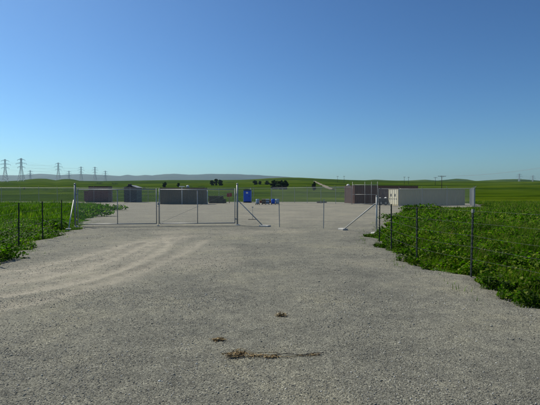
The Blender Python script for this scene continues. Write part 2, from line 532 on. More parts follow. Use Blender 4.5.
def build_stones():
    base = np.array([(1, 0, 0), (-1, 0, 0), (0, 1, 0), (0, -1, 0), (0, 0, 1), (0, 0, -1)], float)
    tri = np.array([(0, 2, 4), (2, 1, 4), (1, 3, 4), (3, 0, 4), (2, 0, 5), (1, 2, 5), (3, 1, 5), (0, 3, 5)])
    xs, ys, ss = [], [], []
    for (y0, y1, dens, s0, s1) in ((2.4, 4.6, 3000, .003, .0105), (4.6, 7.5, 1200, .004, .012), (7.5, 12, 300, .006, .013), (12, 21, 40, .009, .016)):
        hw = y1 * .66
        n_ = int((y1 - y0) * 2 * hw * dens)
        x = RNG.uniform(-hw, hw, n_); y = RNG.uniform(y0, y1, n_)
        keep = (x > lbx(y) + .1) & (x < rbx(y) - .05) & (np.abs(x) < y * .66 + .1)
        x = x[keep]; y = y[keep]
        cl = .5 + .5 * fbm(x, y, .9, 7.0)
        keep = RNG.uniform(0, 1, len(x)) < np.clip(cl, .12, 1)
        x = x[keep]; y = y[keep]
        dd = track_dist(x, y)
        keep = RNG.uniform(0, 1, len(x)) > .8 * np.exp(-(np.minimum(dd[0], dd[1]) / .4) ** 2)
        x = x[keep]; y = y[keep]
        xs.append(x); ys.append(y)
        ss.append(s0 + (s1 - s0) * RNG.beta(1.2, 3.5, len(x)))
    x = np.concatenate(xs); y = np.concatenate(ys); s = np.concatenate(ss)
    big = RNG.uniform(0, 1, len(s)) < .012
    s = np.where(big, s * RNG.uniform(1.4, 2.2, len(s)), s)
    n_ = len(x)
    z = gravel_z(x, y) + .004 + s * .25
    P = base[None] * (1 + RNG.uniform(-.35, .35, (n_, 6, 1)))
    P = P + RNG.uniform(-.28, .28, (n_, 6, 3))
    sc = np.stack([s * RNG.uniform(.8, 1.5, n_), s * RNG.uniform(.7, 1.2, n_), s * RNG.uniform(.45, .8, n_)], -1)
    P = P * sc[:, None, :]
    t = RNG.uniform(0, 6.283, n_); c_, s_ = np.cos(t)[:, None], np.sin(t)[:, None]
    X = P[..., 0] * c_ - P[..., 1] * s_ + x[:, None]; Y = P[..., 0] * s_ + P[..., 1] * c_ + y[:, None]
    Z = P[..., 2] + z[:, None]
    V = np.stack([X, Y, Z], -1).reshape(-1, 3)
    Ft = (tri[None] + (np.arange(n_) * 6)[:, None, None]).reshape(-1, 3)
    me = np_mesh('loose_gravel', V, Ft, M['stone'])
    o = link(bpy.data.objects.new('loose_gravel', me))
    tag(o, 'loose grey gravel stones scattered over the foreground yard', 'gravel', kind='stuff')
    print('stones', n_)
build_stones()

def hill_range(name, r0, r1, r2, pxs, ys, mat, seed, rough):
    """a ridge of real hills: crest at distance r1, foot at r0 and r2"""
    na = 420
    az = np.linspace(R(-62), R(62), na)
    px = 270 + F * np.tan(az)
    yc = np.interp(px, pxs, ys)
    nr = 46
    u = np.linspace(0, 1, nr)
    rr = np.where(u < .6, r0 + (r1 - r0) * (u / .6), r1 + (r2 - r1) * ((u - .6) / .4))
    A, RR = np.meshgrid(az, rr)
    crest = np.maximum(EYE + (HOR - yc) / F * r1 * np.cos(az), 1)
    prof = np.where(u < .6, np.sin(np.clip(u / .6, 0, 1) * math.pi / 2) ** 1.15, np.cos(np.clip((u - .6) / .4, 0, 1) * math.pi / 2))
    X = np.sin(A) * RR; Y = np.cos(A) * RR
    gull = fbm(X, Y, rough, seed) * .5 + fbm(X, Y, rough * .4, seed + 2) * .28
    Z = crest[None, :] * prof[:, None] * (1 + .16 * gull * (1 - prof[:, None] ** 3)) - 6
    Z = Z + crest[None, :] * .012 * fbm(X, Y, rough * .25, seed)
    V = np.stack([X, Y, Z], -1).reshape(-1, 3)
    idx = np.arange(nr * na).reshape(nr, na)
    Fq = np.stack([idx[:-1, :-1], idx[1:, :-1], idx[1:, 1:], idx[:-1, 1:]], -1).reshape(-1, 4)
    me = np_mesh(name, V, Fq, mat)
    me.polygons.foreach_set('use_smooth', np.ones(len(Fq), bool))
    o = link(bpy.data.objects.new(name, me)); o['kind'] = 'structure'
    return o
hill_range('mountain_range', 5200, 7600, 9000,
           np.array([-600, -200, 0, 18, 40, 60, 80, 100, 120, 127, 136, 146, 152, 166, 176, 190, 205, 216, 238, 258, 275, 292, 330, 400, 470, 540, 800]),
           np.array([176, 175, 175.2, 175.4, 173.6, 175, 174.0, 174.8, 176, 174.8, 175.8, 174.9, 175.4, 174.1, 173.9, 174.7, 174.2, 173.9, 174.3, 175.1, 176.1, 177.2, 180.5, 181.5, 181.5, 181.5, 182]),
           M['mountain'], 2.0, 420.0)
hill_range('hills', 2300, 3200, 4200,
           np.array([-600, 0, 60, 150, 250, 300, 340, 358, 374, 392, 408, 425, 437, 447, 457, 466, 476, 490, 503, 513, 522, 540, 640, 800]),
           np.array([184, 182, 180.5, 180.2, 180, 180.2, 180.1, 180.0, 179.0, 179.6, 179.9, 178.9, 179.8, 179.0, 178.1, 178.7, 180.3, 179.5, 178.6, 178.3, 178.6, 179.9, 179, 181]),
           M['hill'], 5.0, 260.0)

def track_strip(name, pts, width, mat, lift=.15):
    """a strip of bare earth laid over the field"""
    vs = []; fs = []
    P = []
    for a, b in zip(pts[:-1], pts[1:]):
        for k in range(10): P.append(a.lerp(b, k / 10))
    P.append(pts[-1])
    for i, p in enumerate(P):
        d = (P[min(i + 1, len(P) - 1)] - P[max(i - 1, 0)]); d.z = 0; d.normalize()
        nrm = Vector((-d.y, d.x, 0))
        w = width * (1 + .25 * math.sin(i * 1.3))
        for k in range(5):
            q = p + nrm * (w * (k / 4 - .5))
            vs.append((q.x, q.y, float(terrain(q.x, q.y)) + lift))
    for i in range(len(P) - 1):
        for k in range(4):
            fs.append((i * 5 + k, i * 5 + k + 1, i * 5 + 6 + k, i * 5 + 5 + k))
    mb = MB().add(vs, fs)
    o = mb.build(name, mat); o['kind'] = 'structure'
    return o
track_strip('dirt_track', [ray_to_terrain(*p) for p in ((314.5, 181.2), (319.5, 183.8), (325, 186.3), (333, 189.6))], 4.2, M['dirt'], .15)
track_strip('field_path', [Vector((at(478, 70), 70, 0)), Vector((at(505, 67), 67, 0)), Vector((at(560, 63), 63, 0))], 3.0, M['dirt'], .03)

# ------------------------------------------------------------------ weeds and grass (masses nobody could count)
def weeds(name, label, polyfn, box, dens, size, hfun, mat, cat='weeds', upright=.0):
    x0, x1, y0, y1 = box
    n_ = int((x1 - x0) * (y1 - y0) * dens)
    x = RNG.uniform(x0, x1, n_); y = RNG.uniform(y0, y1, n_)
    k = polyfn(x, y)
    x, y = x[k], y[k]; n_ = len(x)
    H = hfun(x, y)
    h = H * RNG.beta(2.2, 1.2, n_)
    s = RNG.uniform(size[0], size[1], n_)
    z = terrain(x, y) - .05 + h
    # leaf: two halves folded on the midrib, pointed, 6 verts
    t = RNG.uniform(0, 6.283, n_)
    tilt = RNG.normal(.25, .5, n_) + upright
    roll = RNG.normal(0, .55, n_)
    dx, dy, dz = np.cos(t) * np.cos(tilt), np.sin(t) * np.cos(tilt), np.sin(tilt)
    d = np.stack([dx, dy, dz], -1)
    sd_ = np.stack([-np.sin(t), np.cos(t), np.zeros(n_)], -1)
    up = np.cross(d, sd_)
    sd2 = sd_ * np.cos(roll)[:, None] + up * np.sin(roll)[:, None]
    up2 = np.cross(d, sd2)
    c = np.stack([x, y, z], -1)
    S = s[:, None]
    wd = RNG.uniform(.28, .5, n_)[:, None]
    p0 = c - d * S * .5
    p3 = c + d * S * .5 - up2 * S * .12
    m1 = c - d * S * .05 + up2 * S * .04
    l1 = c - d * S * .02 + sd2 * S * wd + up2 * S * .14
    r1 = c - d * S * .02 - sd2 * S * wd + up2 * S * .14
    V = np.stack([p0, l1, p3, r1, m1], 1).reshape(-1, 3)
    tri = np.array([(0, 4, 1), (1, 4, 2), (0, 3, 4), (4, 3, 2)])
    Ft = (tri[None] + (np.arange(n_) * 5)[:, None, None]).reshape(-1, 3)
    me = np_mesh(name, V, Ft, mat)
    o = link(bpy.data.objects.new(name, me))
    tag(o, label, cat, kind='stuff')
    print(name, n_)
    return o

def edge_low(x, y):
    e = np.minimum(np.abs(x - rbx(y)), np.abs(x - lbx(y)))
    return .16 + .84 * np.clip(e / 1.1, 0, 1) ** 1.2
def blades(name, label, polyfn, box, dens, hlen, wid, mat, cat='grass', hmod=edge_low):
    x0, x1, y0, y1 = box
    n_ = int((x1 - x0) * (y1 - y0) * dens)
    x = RNG.uniform(x0, x1, n_); y = RNG.uniform(y0, y1, n_)
    k = polyfn(x, y); x, y = x[k], y[k]; n_ = len(x)
    z = terrain(x, y) - .06
    L = RNG.uniform(hlen[0], hlen[1], n_) * np.clip(1 + .6 * fbm(x, y, 1.1, 6.0), .25, 1.7) * hmod(x, y)
    t = RNG.uniform(0, 6.283, n_); lean = RNG.normal(.3, .25, n_)
    d = np.stack([np.cos(t), np.sin(t), 0 * t], -1); sd_ = np.stack([-np.sin(t), np.cos(t), 0 * t], -1)
    w = (RNG.uniform(wid[0], wid[1], n_))[:, None]
    c = np.stack([x, y, z], -1)
    up = np.array([[0, 0, 1.]])
    m1 = c + up * (L * .6)[:, None] + d * (L * lean * .35)[:, None]
    tp = c + up * (L * .95)[:, None] + d * (L * lean)[:, None]
    V = np.stack([c - sd_ * w, c + sd_ * w, m1 + sd_ * w * .8, m1 - sd_ * w * .8, tp], 1).reshape(-1, 3)
    tri = np.array([(0, 1, 2), (0, 2, 3), (3, 2, 4)])
    Ft = (tri[None] + (np.arange(n_) * 5)[:, None, None]).reshape(-1, 3)
    me = np_mesh(name, V, Ft, mat)
    o = link(bpy.data.objects.new(name, me))
    tag(o, label, cat, kind='stuff'); print(name, n_)
    return o

def in_view(x, y, m=1.06): return np.abs(x) < y * .615 * m + .6
def right_side(off): return lambda x, y: (x > rbx(y) + edge_noise(y, 4.0) + off) & in_view(x, y)
def left_side(off): return lambda x, y: (x < lbx(y) + edge_noise(y, 1.0) - off) & in_view(x, y)
def hr(x, y):
    e = x - rbx(y)
    return np.clip(.10 + .20 * np.clip(e / .9, 0, 1.5) + .22 * fbm(x, y, .8, 2.0) + .16 * fbm(x, y, .33, 4.0), .03, .8) * (1 - .35 * smooth(18, 40, y))
def hl(x, y):
    e = lbx(y) - x
    return np.clip(.12 + .16 * np.clip(e / .8, 0, 1.5) + .12 * fbm(x, y, .8, 1.0) + .08 * fbm(x, y, .33, 8.0), .05, .6)
weeds('verge_weeds', 'dense broad-leaved green weeds along the right-hand wire fence', right_side(-.14), (3, 11.5, 6, 18), 1500, (.028, .095), hr, M['leaf'])
weeds('tall_weeds', 'leafy green weeds filling the ground between right fence and tan container', right_side(.1), (4, 29, 18, 50), 120, (.06, .17), hr, M['leaf'])
weeds('roadside_weeds', 'dense green weeds along the left-hand wire fence', left_side(-.14), (-16, -6, 9.5, 23), 600, (.03, .09), hl, M['leaf'])
blades('verge_grass', 'green grass blades mixed through weeds beside right-hand wire fence', right_side(-.12), (3, 11.5, 6, 18), 1000, (.10, .62), (.0025, .0065), M['blade'])
blades('roadside_grass', 'bright green grass beside the left-hand wire fence', left_side(-.12), (-22, -6, 9.5, 30), 480, (.10, .36), (.004, .010), M['blade'])
blades('dry_stems', 'thin straw-coloured dead stems standing among the right-hand weeds', lambda x, y: right_side(.05)(x, y) & (fbm(x, y, .6, 15.0) > .1), (3, 11.5, 6, 18), 26, (.35, .75), (.0015, .003), M['straw'])
blades('stray_grass', 'sparse low grass tufts creeping onto the gravel edges', lambda x, y: in_view(x, y) & (np.minimum(np.abs(x - lbx(y)), np.abs(x - rbx(y))) < .9) & (fbm(x, y, .22, 3.0) > .55), (-14, 9, 6, 26), 260, (.04, .16), (.003, .007), M['blade'], hmod=lambda x, y: 1)
blades('meadow_grass', 'rough meadow grass in the field beyond the left wire fence', left_side(.1), (-62, -10, 22, 74), 55, (.18, .5), (.012, .03), M['blade'])
blades('pasture_grass', 'rough pasture grass right of the tan container', right_side(.3), (6, 56, 16, 85), 55, (.18, .5), (.012, .03), M['blade'])

# ------------------------------------------------------------------ single weeds and bushes one can tell apart
def bush(name, loc, rx, ry, h, n_, leaf, label, cat, mat, group=None, seed=0, stems=7):
    root = empty(name, loc, 0, label, cat, group)
    rng = np.random.default_rng(seed + 100)
    ms = MB()
    for k in range(stems):
        a = rng.uniform(0, 6.283); q = rng.uniform(.3, .8)
        p1 = Vector((math.cos(a) * rx * q * .4, math.sin(a) * ry * q * .4, h * .35))
        p2 = Vector((math.cos(a) * rx * q, math.sin(a) * ry * q, h * rng.uniform(.6, .9)))
        ms.tube((0, 0, -.05), p1, max(.012, h * .012), max(.008, h * .009), 5); ms.tube(p1, p2, max(.008, h * .009), .004, 5)
    ms.build('stem', M['bark'], root)
    # clumpy crown: lobes with leaves through their volume
    nl = 16
    la = rng.uniform(0, 6.283, nl); lq = np.sqrt(rng.uniform(.0, .75, nl)); lz = rng.uniform(.25, .8, nl)
    lc = np.stack([np.cos(la) * lq * rx, np.sin(la) * lq * ry, lz * h * (1 - .35 * lq)], -1)
    lr = rng.uniform(.22, .4, nl)
    k = rng.integers(0, nl, n_)
    v = rng.normal(0, 1, (n_, 3)); v /= np.linalg.norm(v, axis=1)[:, None]
    v *= (rng.uniform(.3, 1, n_) ** .5)[:, None]
    P = lc[k] + v * lr[k][:, None] * np.array([rx, ry, h * .8])
    P[:, 2] = np.maximum(P[:, 2], .02)
    d = rng.normal(0, 1, (n_, 3)); d[:, 2] *= .5; d /= np.linalg.norm(d, axis=1)[:, None]
    e = np.cross(d, rng.normal(0, 1, (n_, 3))); e /= np.linalg.norm(e, axis=1)[:, None]
    s = rng.uniform(.6, 1.2, n_)[:, None] * leaf
    V = np.stack([P - d * s, P + e * s * .5, P + d * s, P - e * s * .5], 1).reshape(-1, 3)
    Fq = np.arange(n_ * 4).reshape(-1, 4)
    me = np_mesh('foliage', V, Fq, mat)
    o = link(bpy.data.objects.new('foliage', me)); o.parent = root
    return root

def tz(x, y): return float(terrain(x, y)) - .05
def on(px, py):
    x, y = gp(px, py); return (x, y, tz(x, y))
bush('weed_clump', on(3, 259), .55, .5, .5, 700, .05, 'leafy green weed clump at gravel edge below the nearest left fence post', 'weed', M['leaf'], seed=1)
bush('weed_clump', on(92, 216.5), 1.5, 1.6, .75, 1300, .08, 'broad dark green weed clump just behind the left gate post', 'weed', M['leaf'], seed=2)
bush('weed_clump', on(103, 210.5), 2.0, 2.2, .7, 900, .11, 'low spreading weed clump in front of the dark red bin', 'weed', M['leaf'], seed=3)
bush('weed_clump', on(54, 229), .95, .8, .62, 900, .06, 'dark weed clump behind the left fence post nearest the gate', 'weed', M['leaf'], seed=4)
bush('weed_clump', on(428, 212.0), 2.6, 1.5, 1.0, 1300, .11, 'tallest weed clump in front of the tan container', 'weed', M['leaf'], seed=5)
bush('weed_clump', on(400, 222), 1.1, 1.2, .6, 900, .07, 'rounded weed clump by the fence corner post', 'weed', M['leaf'], seed=6)

def tree(loc, w, h, label, seed, n_=1500, trunk_h=.22, group=None):
    root = empty('tree', loc, 0, label, 'tree', group)
    rng = np.random.default_rng(seed + 500)
    t = MB()
    t.tube((0, 0, -.3), (0, 0, h * trunk_h), w * .045, w * .035, 8)
    top = Vector((0, 0, h * trunk_h))
    for k in range(6):
        a = rng.uniform(0, 6.283)
        p = Vector((math.cos(a) * w * .28, math.sin(a) * w * .28, h * rng.uniform(.5, .8)))
        t.tube(top - Vector((0, 0, .1)), p, w * .022, w * .008, 6)
    t.build('trunk', M['bark'], root)
    nl = 30
    la = rng.uniform(0, 6.283, nl); lz = rng.uniform(trunk_h * .8, .9, nl) ** rng.uniform(.8, 1.3, nl)
    lq = rng.uniform(.1, 1, nl) ** .6 * np.sin(np.clip((lz - trunk_h * .4) / (1 - trunk_h * .4), .1, .95) * math.pi) ** .45 * .42 * rng.uniform(.6, 1.15, nl)
    lc = np.stack([np.cos(la) * lq * w, np.sin(la) * lq * w, lz * h], -1)
    lr = rng.uniform(.09, .2, nl)
    k = rng.integers(0, nl, n_)
    v = rng.normal(0, 1, (n_, 3)); v /= np.linalg.norm(v, axis=1)[:, None]; v *= (rng.uniform(.25, 1, n_) ** .5)[:, None]
    P = lc[k] + v * lr[k][:, None] * np.array([w, w, h * .8])
    P[:, 2] = np.maximum(P[:, 2], .1)
    d = rng.normal(0, 1, (n_, 3)); d /= np.linalg.norm(d, axis=1)[:, None]
    e = np.cross(d, rng.normal(0, 1, (n_, 3))); e /= np.linalg.norm(e, axis=1)[:, None]
    s = rng.uniform(.6, 1.2, n_)[:, None] * h * .055
    V = np.stack([P - d * s, P + e * s * .6, P + d * s, P - e * s * .6], 1).reshape(-1, 3)
    me = np_mesh('crown', V, np.arange(n_ * 4).reshape(-1, 4), M['tree'])
    o = link(bpy.data.objects.new('crown', me)); o.parent = root
    return root

def far_tree(px, py, wpx, hpx, label, seed, trunk_h=.06, n_=4200):
    p = ray_to_terrain(px, py)
    s = p.y / F
    return tree((p.x, p.y, p.z - .1), wpx * s, hpx * s, label, seed, n_, trunk_h)
far_tree(212.2, 185.3, 5.5, 5.2, 'left tree of the dark trio on the far green field', 1)
far_tree(216.0, 185.2, 4.6, 6.6, 'tallest middle tree of the dark trio on the far green field', 2)
far_tree(220.6, 185.5, 5.6, 6.0, 'right tree of the dark trio on the far green field', 3)
far_tree(255.6, 184.6, 6.4, 4.3, 'leftmost round dark tree above the blue portable toilet', 4)
far_tree(260.2, 184.4, 4.2, 3.4, 'small dark tree between two rounder ones above the blue toilet', 5)
far_tree(267.2, 184.6, 6.4, 3.8, 'round dark tree just left of the big dark tree clump', 6)
far_tree(275, 189.2, 9.5, 9.0, 'left tree of the big dark clump right of the blue toilet', 7, .05, 4200)
far_tree(280, 189.4, 10.5, 9.6, 'middle tree of the big dark clump right of the blue toilet', 8, .05, 4200)
far_tree(285, 189.2, 8.5, 8.8, 'right tree of the big dark clump right of the blue toilet', 9, .05, 4200)
far_tree(313.8, 190.6, 4.6, 9.0, 'lone narrow dark tree at the foot of the dirt track', 10, .28)
far_tree(164.5, 187.2, 4.4, 5.4, 'small dark tree on the field behind left end of grey container', 11)
far_tree(178.5, 186.8, 3.6, 4.0, 'small dark tree on the field above middle of grey container', 12)
def far_bush(px, py, wpx, hpx, label, seed):
    p = ray_to_terrain(px, py); s = p.y / F
    bush('shrub', (p.x, p.y, p.z - .1), wpx * s / 2, wpx * s / 2, hpx * s, 500, hpx * s * .07, label, 'shrub', M['tree'], seed=seed, stems=5)
far_bush(144.8, 189.0, 3.6, 2.6, 'dark round shrub right of the dark gabled shed', 21)
far_bush(333, 190.2, 3.4, 2.2, 'dark shrub at the lower end of the dirt track', 22)
far_bush(232, 183.3, 14, 1.6, 'long low dark hedge right of the tree trio', 23)
far_bush(188, 187.0, 9, 2.2, 'low dark scrub above the grey container roof', 24)
far_bush(201, 187.2, 8, 2.0, 'low dark scrub above right end of the grey container', 25)
far_bush(100, 184.2, 10, 2.6, 'dark scrub on the field above the dark red bin', 26)
far_bush(115, 184.4, 7, 2.4, 'dark scrub on the field left of the gabled shed roof', 27)
far_bush(24, 189.5, 3.0, 3.0, 'dark shrub below the second pylon from the left', 28)
far_bush(46, 190.6, 7, 1.8, 'low dark shrub in the left field between second and third fence posts', 29)
far_bush(66, 190.8, 8, 2.2, 'low dark shrub in the left field beside the gate post', 30)

# ------------------------------------------------------------------ chain-link pieces
def mesh_panel(name, Wd, H, pitch=.055, r=.0022):
    """woven diamond wire: zigzag strands alternating in depth, panel in XZ plane from (0,0) to (Wd,H)"""
    ns = int(round(Wd / pitch)); nh = int(round(H / pitch)) * 2
    hz = H / nh; hx = pitch / 2
    V = []; Fc = []
    prof = [(math.cos(t), math.sin(t)) for t in (0, 2.094, 4.189)]
    for i in range(ns):
        x0 = (i + .5) * Wd / ns
        for k in range(nh + 1):
            sgn = 1 if (k + 0) % 2 == 0 else -1
            x = x0 + sgn * hx * 1.04
            y = r * .9 * (1 if sgn > 0 else -1)
            b0 = len(V)
            for (c, s) in prof: V.append((x + c * r, y + s * r, k * hz))
            if k:
                for j in range(3):
                    jj = (j + 1) % 3
                    Fc.append((b0 - 3 + j, b0 - 3 + jj, b0 + jj, b0 + j))
    me = np_mesh(name, np.array(V), np.array(Fc), M['wire'])
    return me

# ------------------------------------------------------------------ double gate
GL = Vector((*gp(75, 226.6), 0)); GR = Vector((*gp(237.3, 225.2), 0))
gdir = (GR - GL); GW = gdir.length; gdir.normalize(); gang = math.atan2(gdir.y, gdir.x)

def gate_post(loc, h, label):
    root = empty('gate_post', (*loc[:2], 0), gang, label, 'post')
    p = MB().tube((0, 0, -.02), (0, 0, h), .044, .044, 12); p.build('pipe', M['galv'], root, True)
    MB().lathe([(.05, 0), (.052, .03), (.04, .055), (.015, .07)], 12, (0, 0, h)).build('cap', M['galv'], root, True)
    MB().lathe([(.16, -.02), (.15, .02), (.06, .05)], 14).build('footing', M['concrete'], root)
    return root
gpl = gate_post(GL, 2.06, 'grey steel left gate post with braced wire fence behind it')
gpr = gate_post(GR, 2.08, 'grey steel right gate post beside the diagonal brace')
leaf_w = (GW - .30) / 2
HG = 1.72
panel_me = mesh_panel('mesh_panel', leaf_w / 2 - .05, HG - .06, .052, .0033)
def gate_leaf(x0, hinge_left, label):
    root = empty('gate_leaf', GL + gdir * x0, gang, label, 'gate')
    root.location.z = .10
    w = leaf_w
    for x in (0.021, w - .021):
        MB().tube((x, 0, 0), (x, 0, HG + .05), .024, .024, 10).build('stile', M['galv'], root, True)
    MB().tube((w / 2, 0, .0), (w / 2, 0, HG), .021, .021, 10).build('stile', M['galv'], root, True)
    MB().tube((.03, 0, HG), (w - .03, 0, HG), .024, .024, 10).build('top_rail', M['galv'], root, True)
    MB().tube((.03, 0, 0.012), (w - .03, 0, .012), .024, .024, 10).build('bottom_rail', M['galv'], root, True)
    for k in range(2):
        inst('mesh_panel', panel_me, root, (.025 + k * (w / 2), -.03, .03))
    hx = -.045 if hinge_left else w + .045
    for z in (.22, 1.5):
        MB().box(hx - .065, hx + .065, -.03, .03, z - .03, z + .03, .008).build('hinge', M['galv'], root)
    # truss rod
    MB().tube((.04, .02, .04), (w - .04, .02, HG - .04), .005, .005, 5).build('truss_rod', M['galv'], root)
    return root
g1 = gate_leaf(.10, True, 'left leaf of the chain-link double gate')
g2 = gate_leaf(GW - .10 - leaf_w, False, 'right leaf of the chain-link double gate')
# drop rod and latch on the meeting stile of the right leaf
MB().tube((-.025, -.045, -.09), (-.025, -.045, 1.25), .010, .010, 8).build('drop_rod', M['galv'], g2, True)
MB().box(-.06, .05, -.06, -.03, .95, 1.07, .008).build('latch', M['galv'], g2)
MB().lathe([(.07, 0), (.065, .03), (.02, .035)], 10).build('ground_stop', M['concrete'], g2).location = (-.03, -.03, -.10)

# padlock chain hanging between the leaves
ch = MB()
for k in range(9):
    a = math.pi * k / 8
    ch.tube((math.cos(a) * .07, -.055, -.05 * math.sin(a)), (math.cos(a + .39) * .07, -.055, -.05 * math.sin(a + .39)), .006, .006, 5)
o = ch.build('lock_chain', M['darkmetal']); o.location = GL + gdir * (GW / 2) + Vector((0, 0, 1.02)); o.rotation_euler = (0, 0, gang)
tag(o, 'short dark chain hanging where the two gate leaves meet', 'chain')

# ------------------------------------------------------------------ wire fences
def tpost_mesh(h, tip):
    b_ = MB().box(-.018, .018, -.003, .003, 0, h).box(-.003, .003, .0035, .030, 0, h)
    for k in range(int(h / .1)):
        b_.box(-.006, .006, -.009, -.0035, .08 + k * .1, .11 + k * .1)
    b_.box(-.05, .05, .001, .0035, -.02, .02)
    return b_.mesh('post')
def fence_run(name, label, posts, h, heights, group, tip=False, post_mat='tpost', wire_r=.0014, ends=None, skip=()):
    """posts: list of (x,y); strands span the whole run"""
    root = empty(name, (posts[0][0], posts[0][1], 0), 0, label, 'fence', group)
    o0 = Vector((posts[0][0], posts[0][1], 0))
    me = tpost_mesh(h, tip); me.materials.append(M[post_mat])
    mt = MB().box(-.020, .020, -.0105, .032, h - .07, h + .004).mesh('tip'); mt.materials.append(M['tip'])
    P = [Vector((x, y, 0)) - o0 for x, y in posts]
    for i, p in enumerate(P):
        if i in skip: continue
        d = (P[min(i + 1, len(P) - 1)] - P[max(i - 1, 0)])
        rz = math.atan2(d.y, d.x)
        q = inst('post', me, root, (p.x, p.y, -.03), (R(random.uniform(-1.2, 1.2)), R(random.uniform(-1.2, 1.2)), rz))
        if tip and i == 4:
            q2 = inst('tip', mt, q)
    for hh in heights:
        w = MB()
        for a, b in zip(P[:-1], P[1:]):
            L = (b - a).length
            sag = .007 * L / 2
            j = random.uniform(-.02, .02)
            pts = [a.lerp(b, t / 8) + Vector((0, 0, hh + j * math.sin(math.pi * t / 8) - sag * 4 * (t / 8) * (1 - t / 8))) + Vector((0, -.012, 0)) for t in range(9)]
            w.path(pts, wire_r, 4)
            nb = int(L / .14)
            for k in range(nb):
                t = (k + .5) / nb
                c = a.lerp(b, t) + Vector((0, -.012, hh + j * math.sin(math.pi * t) - sag * 4 * t * (1 - t)))
                u = Vector((random.uniform(-1, 1), random.uniform(-1, 1), random.uniform(-1, 1))).normalized() * .016
                w.tube(c - u, c + u, .0013, .0013, 3)
        w.build('barbed_wire', M['barb'], root)
    return root

TH = 1.36
HTS = [1.30, 1.06, .82, .60, .36]
GRP = 'wire fences either side of the gate'
rp = [gp(376.8, 233.6), gp(379.2, 241.6), gp(391.4, 250.2), gp(416.8, 263.0), gp(471.5, 277.5), (4.55, 6.2), (4.75, 3.9)]
fence_run('wire_fence', 'barbed-wire fence on dark posts running along the right edge of the gravel', rp, TH, HTS, GRP, True, skip=(0,))
lp = [(GL.x - .12, GL.y), gp(61, 231.0), gp(41.8, 239.4), gp(17.8, 246.8), gp(-16, 263), (-8.2, 7.8)]
fence_run('wire_fence', 'barbed-wire fence on dark posts running along the left grass verge', lp, TH + .02, HTS, GRP, False, skip=(0,))
mp = [(GR.x + .1, GR.y), gp(279.6, 227.2), gp(323.6, 228.6), gp(376.0, 233.4)]
fence_run('wire_fence', 'barbed-wire fence on grey posts between right gate post and corner post', mp, 1.40, HTS, GRP, False, 'galv', skip=(0, 3))

def brace_post(px, py, h, label):
    x, y = gp(px, py)
    root = empty('corner_post', (x, y, 0), 0, label, 'post')
    MB().tube((0, 0, -.02), (0, 0, h), .032, .032, 12).build('pipe', M['pale_pipe'], root, True)
    MB().lathe([(.037, 0), (.037, .03), (.015, .05)], 12, (0, 0, h)).build('cap', M['pale_pipe'], root, True)
    MB().lathe([(.24, -.02), (.22, .05), (.08, .07)], 9).build('footing', M['concrete'], root)
    return root
brace_post(376.6, 233.8, 1.5, 'pale steel pipe corner post where right wire fence turns')
def brace(a, b, r, mat, label, foot=(.34, .16, .07)):
    a = Vector(a); b = Vector(b)
    root = empty('brace', (b.x, b.y, 0), math.atan2((b - a).y, (b - a).x), label, 'brace')
    Ainv = root.rotation_euler.to_matrix().inverted()
    la = Ainv @ (a - Vector((b.x, b.y, 0))); lb = Ainv @ (b - Vector((b.x, b.y, 0)))
    MB().tube(la, lb, r, r, 10).build('pipe', mat, root, True)
    MB().box(-foot[0] * .25, foot[0] * .85, -foot[1], foot[1], -.02, foot[2], .02).build('footing', M['concrete'], root)
    return root
bx, by = gp(262.5, 226.6)
brace((GR.x + .05, GR.y, 1.25), (bx, by, .06), .024, M['galv'], 'grey pipe brace sloping down from right gate post to concrete block', (.5, .14, .08))
cx_, cy_ = gp(376.6, 233.8); bx, by = gp(344.5, 230.2)
brace((cx_ - .05, cy_, 1.22), (bx, by, .06), .027, M['pale_pipe'], 'pale pipe brace sloping down left from fence corner post', (.36, .14, .08))
bx, by = gp(68.3, 229.6)
brace((GL.x - .06, GL.y - .02, 1.3), (bx, by, .05), .026, M['pale_pipe'], 'pale pipe brace leaning against the left gate post', (.16, .11, .06))

# thin stake with a flat foot behind the brace
x, y = gp(252.6, 219.6)
st = empty('steel_stand', (x, y, 0), 0, 'thin grey steel stand with flat foot behind right gate post', 'stand')
MB().tube((0, 0, 0), (0, 0, .80), .012, .010, 8).build('stake', M['galv'], st)
MB().box(-.28, .28, -.035, .035, 0, .03, .008).build('foot', M['darkmetal'], st)
MB().box(-.05, .05, -.008, .008, .74, .80).build('bracket', M['galv'], st)

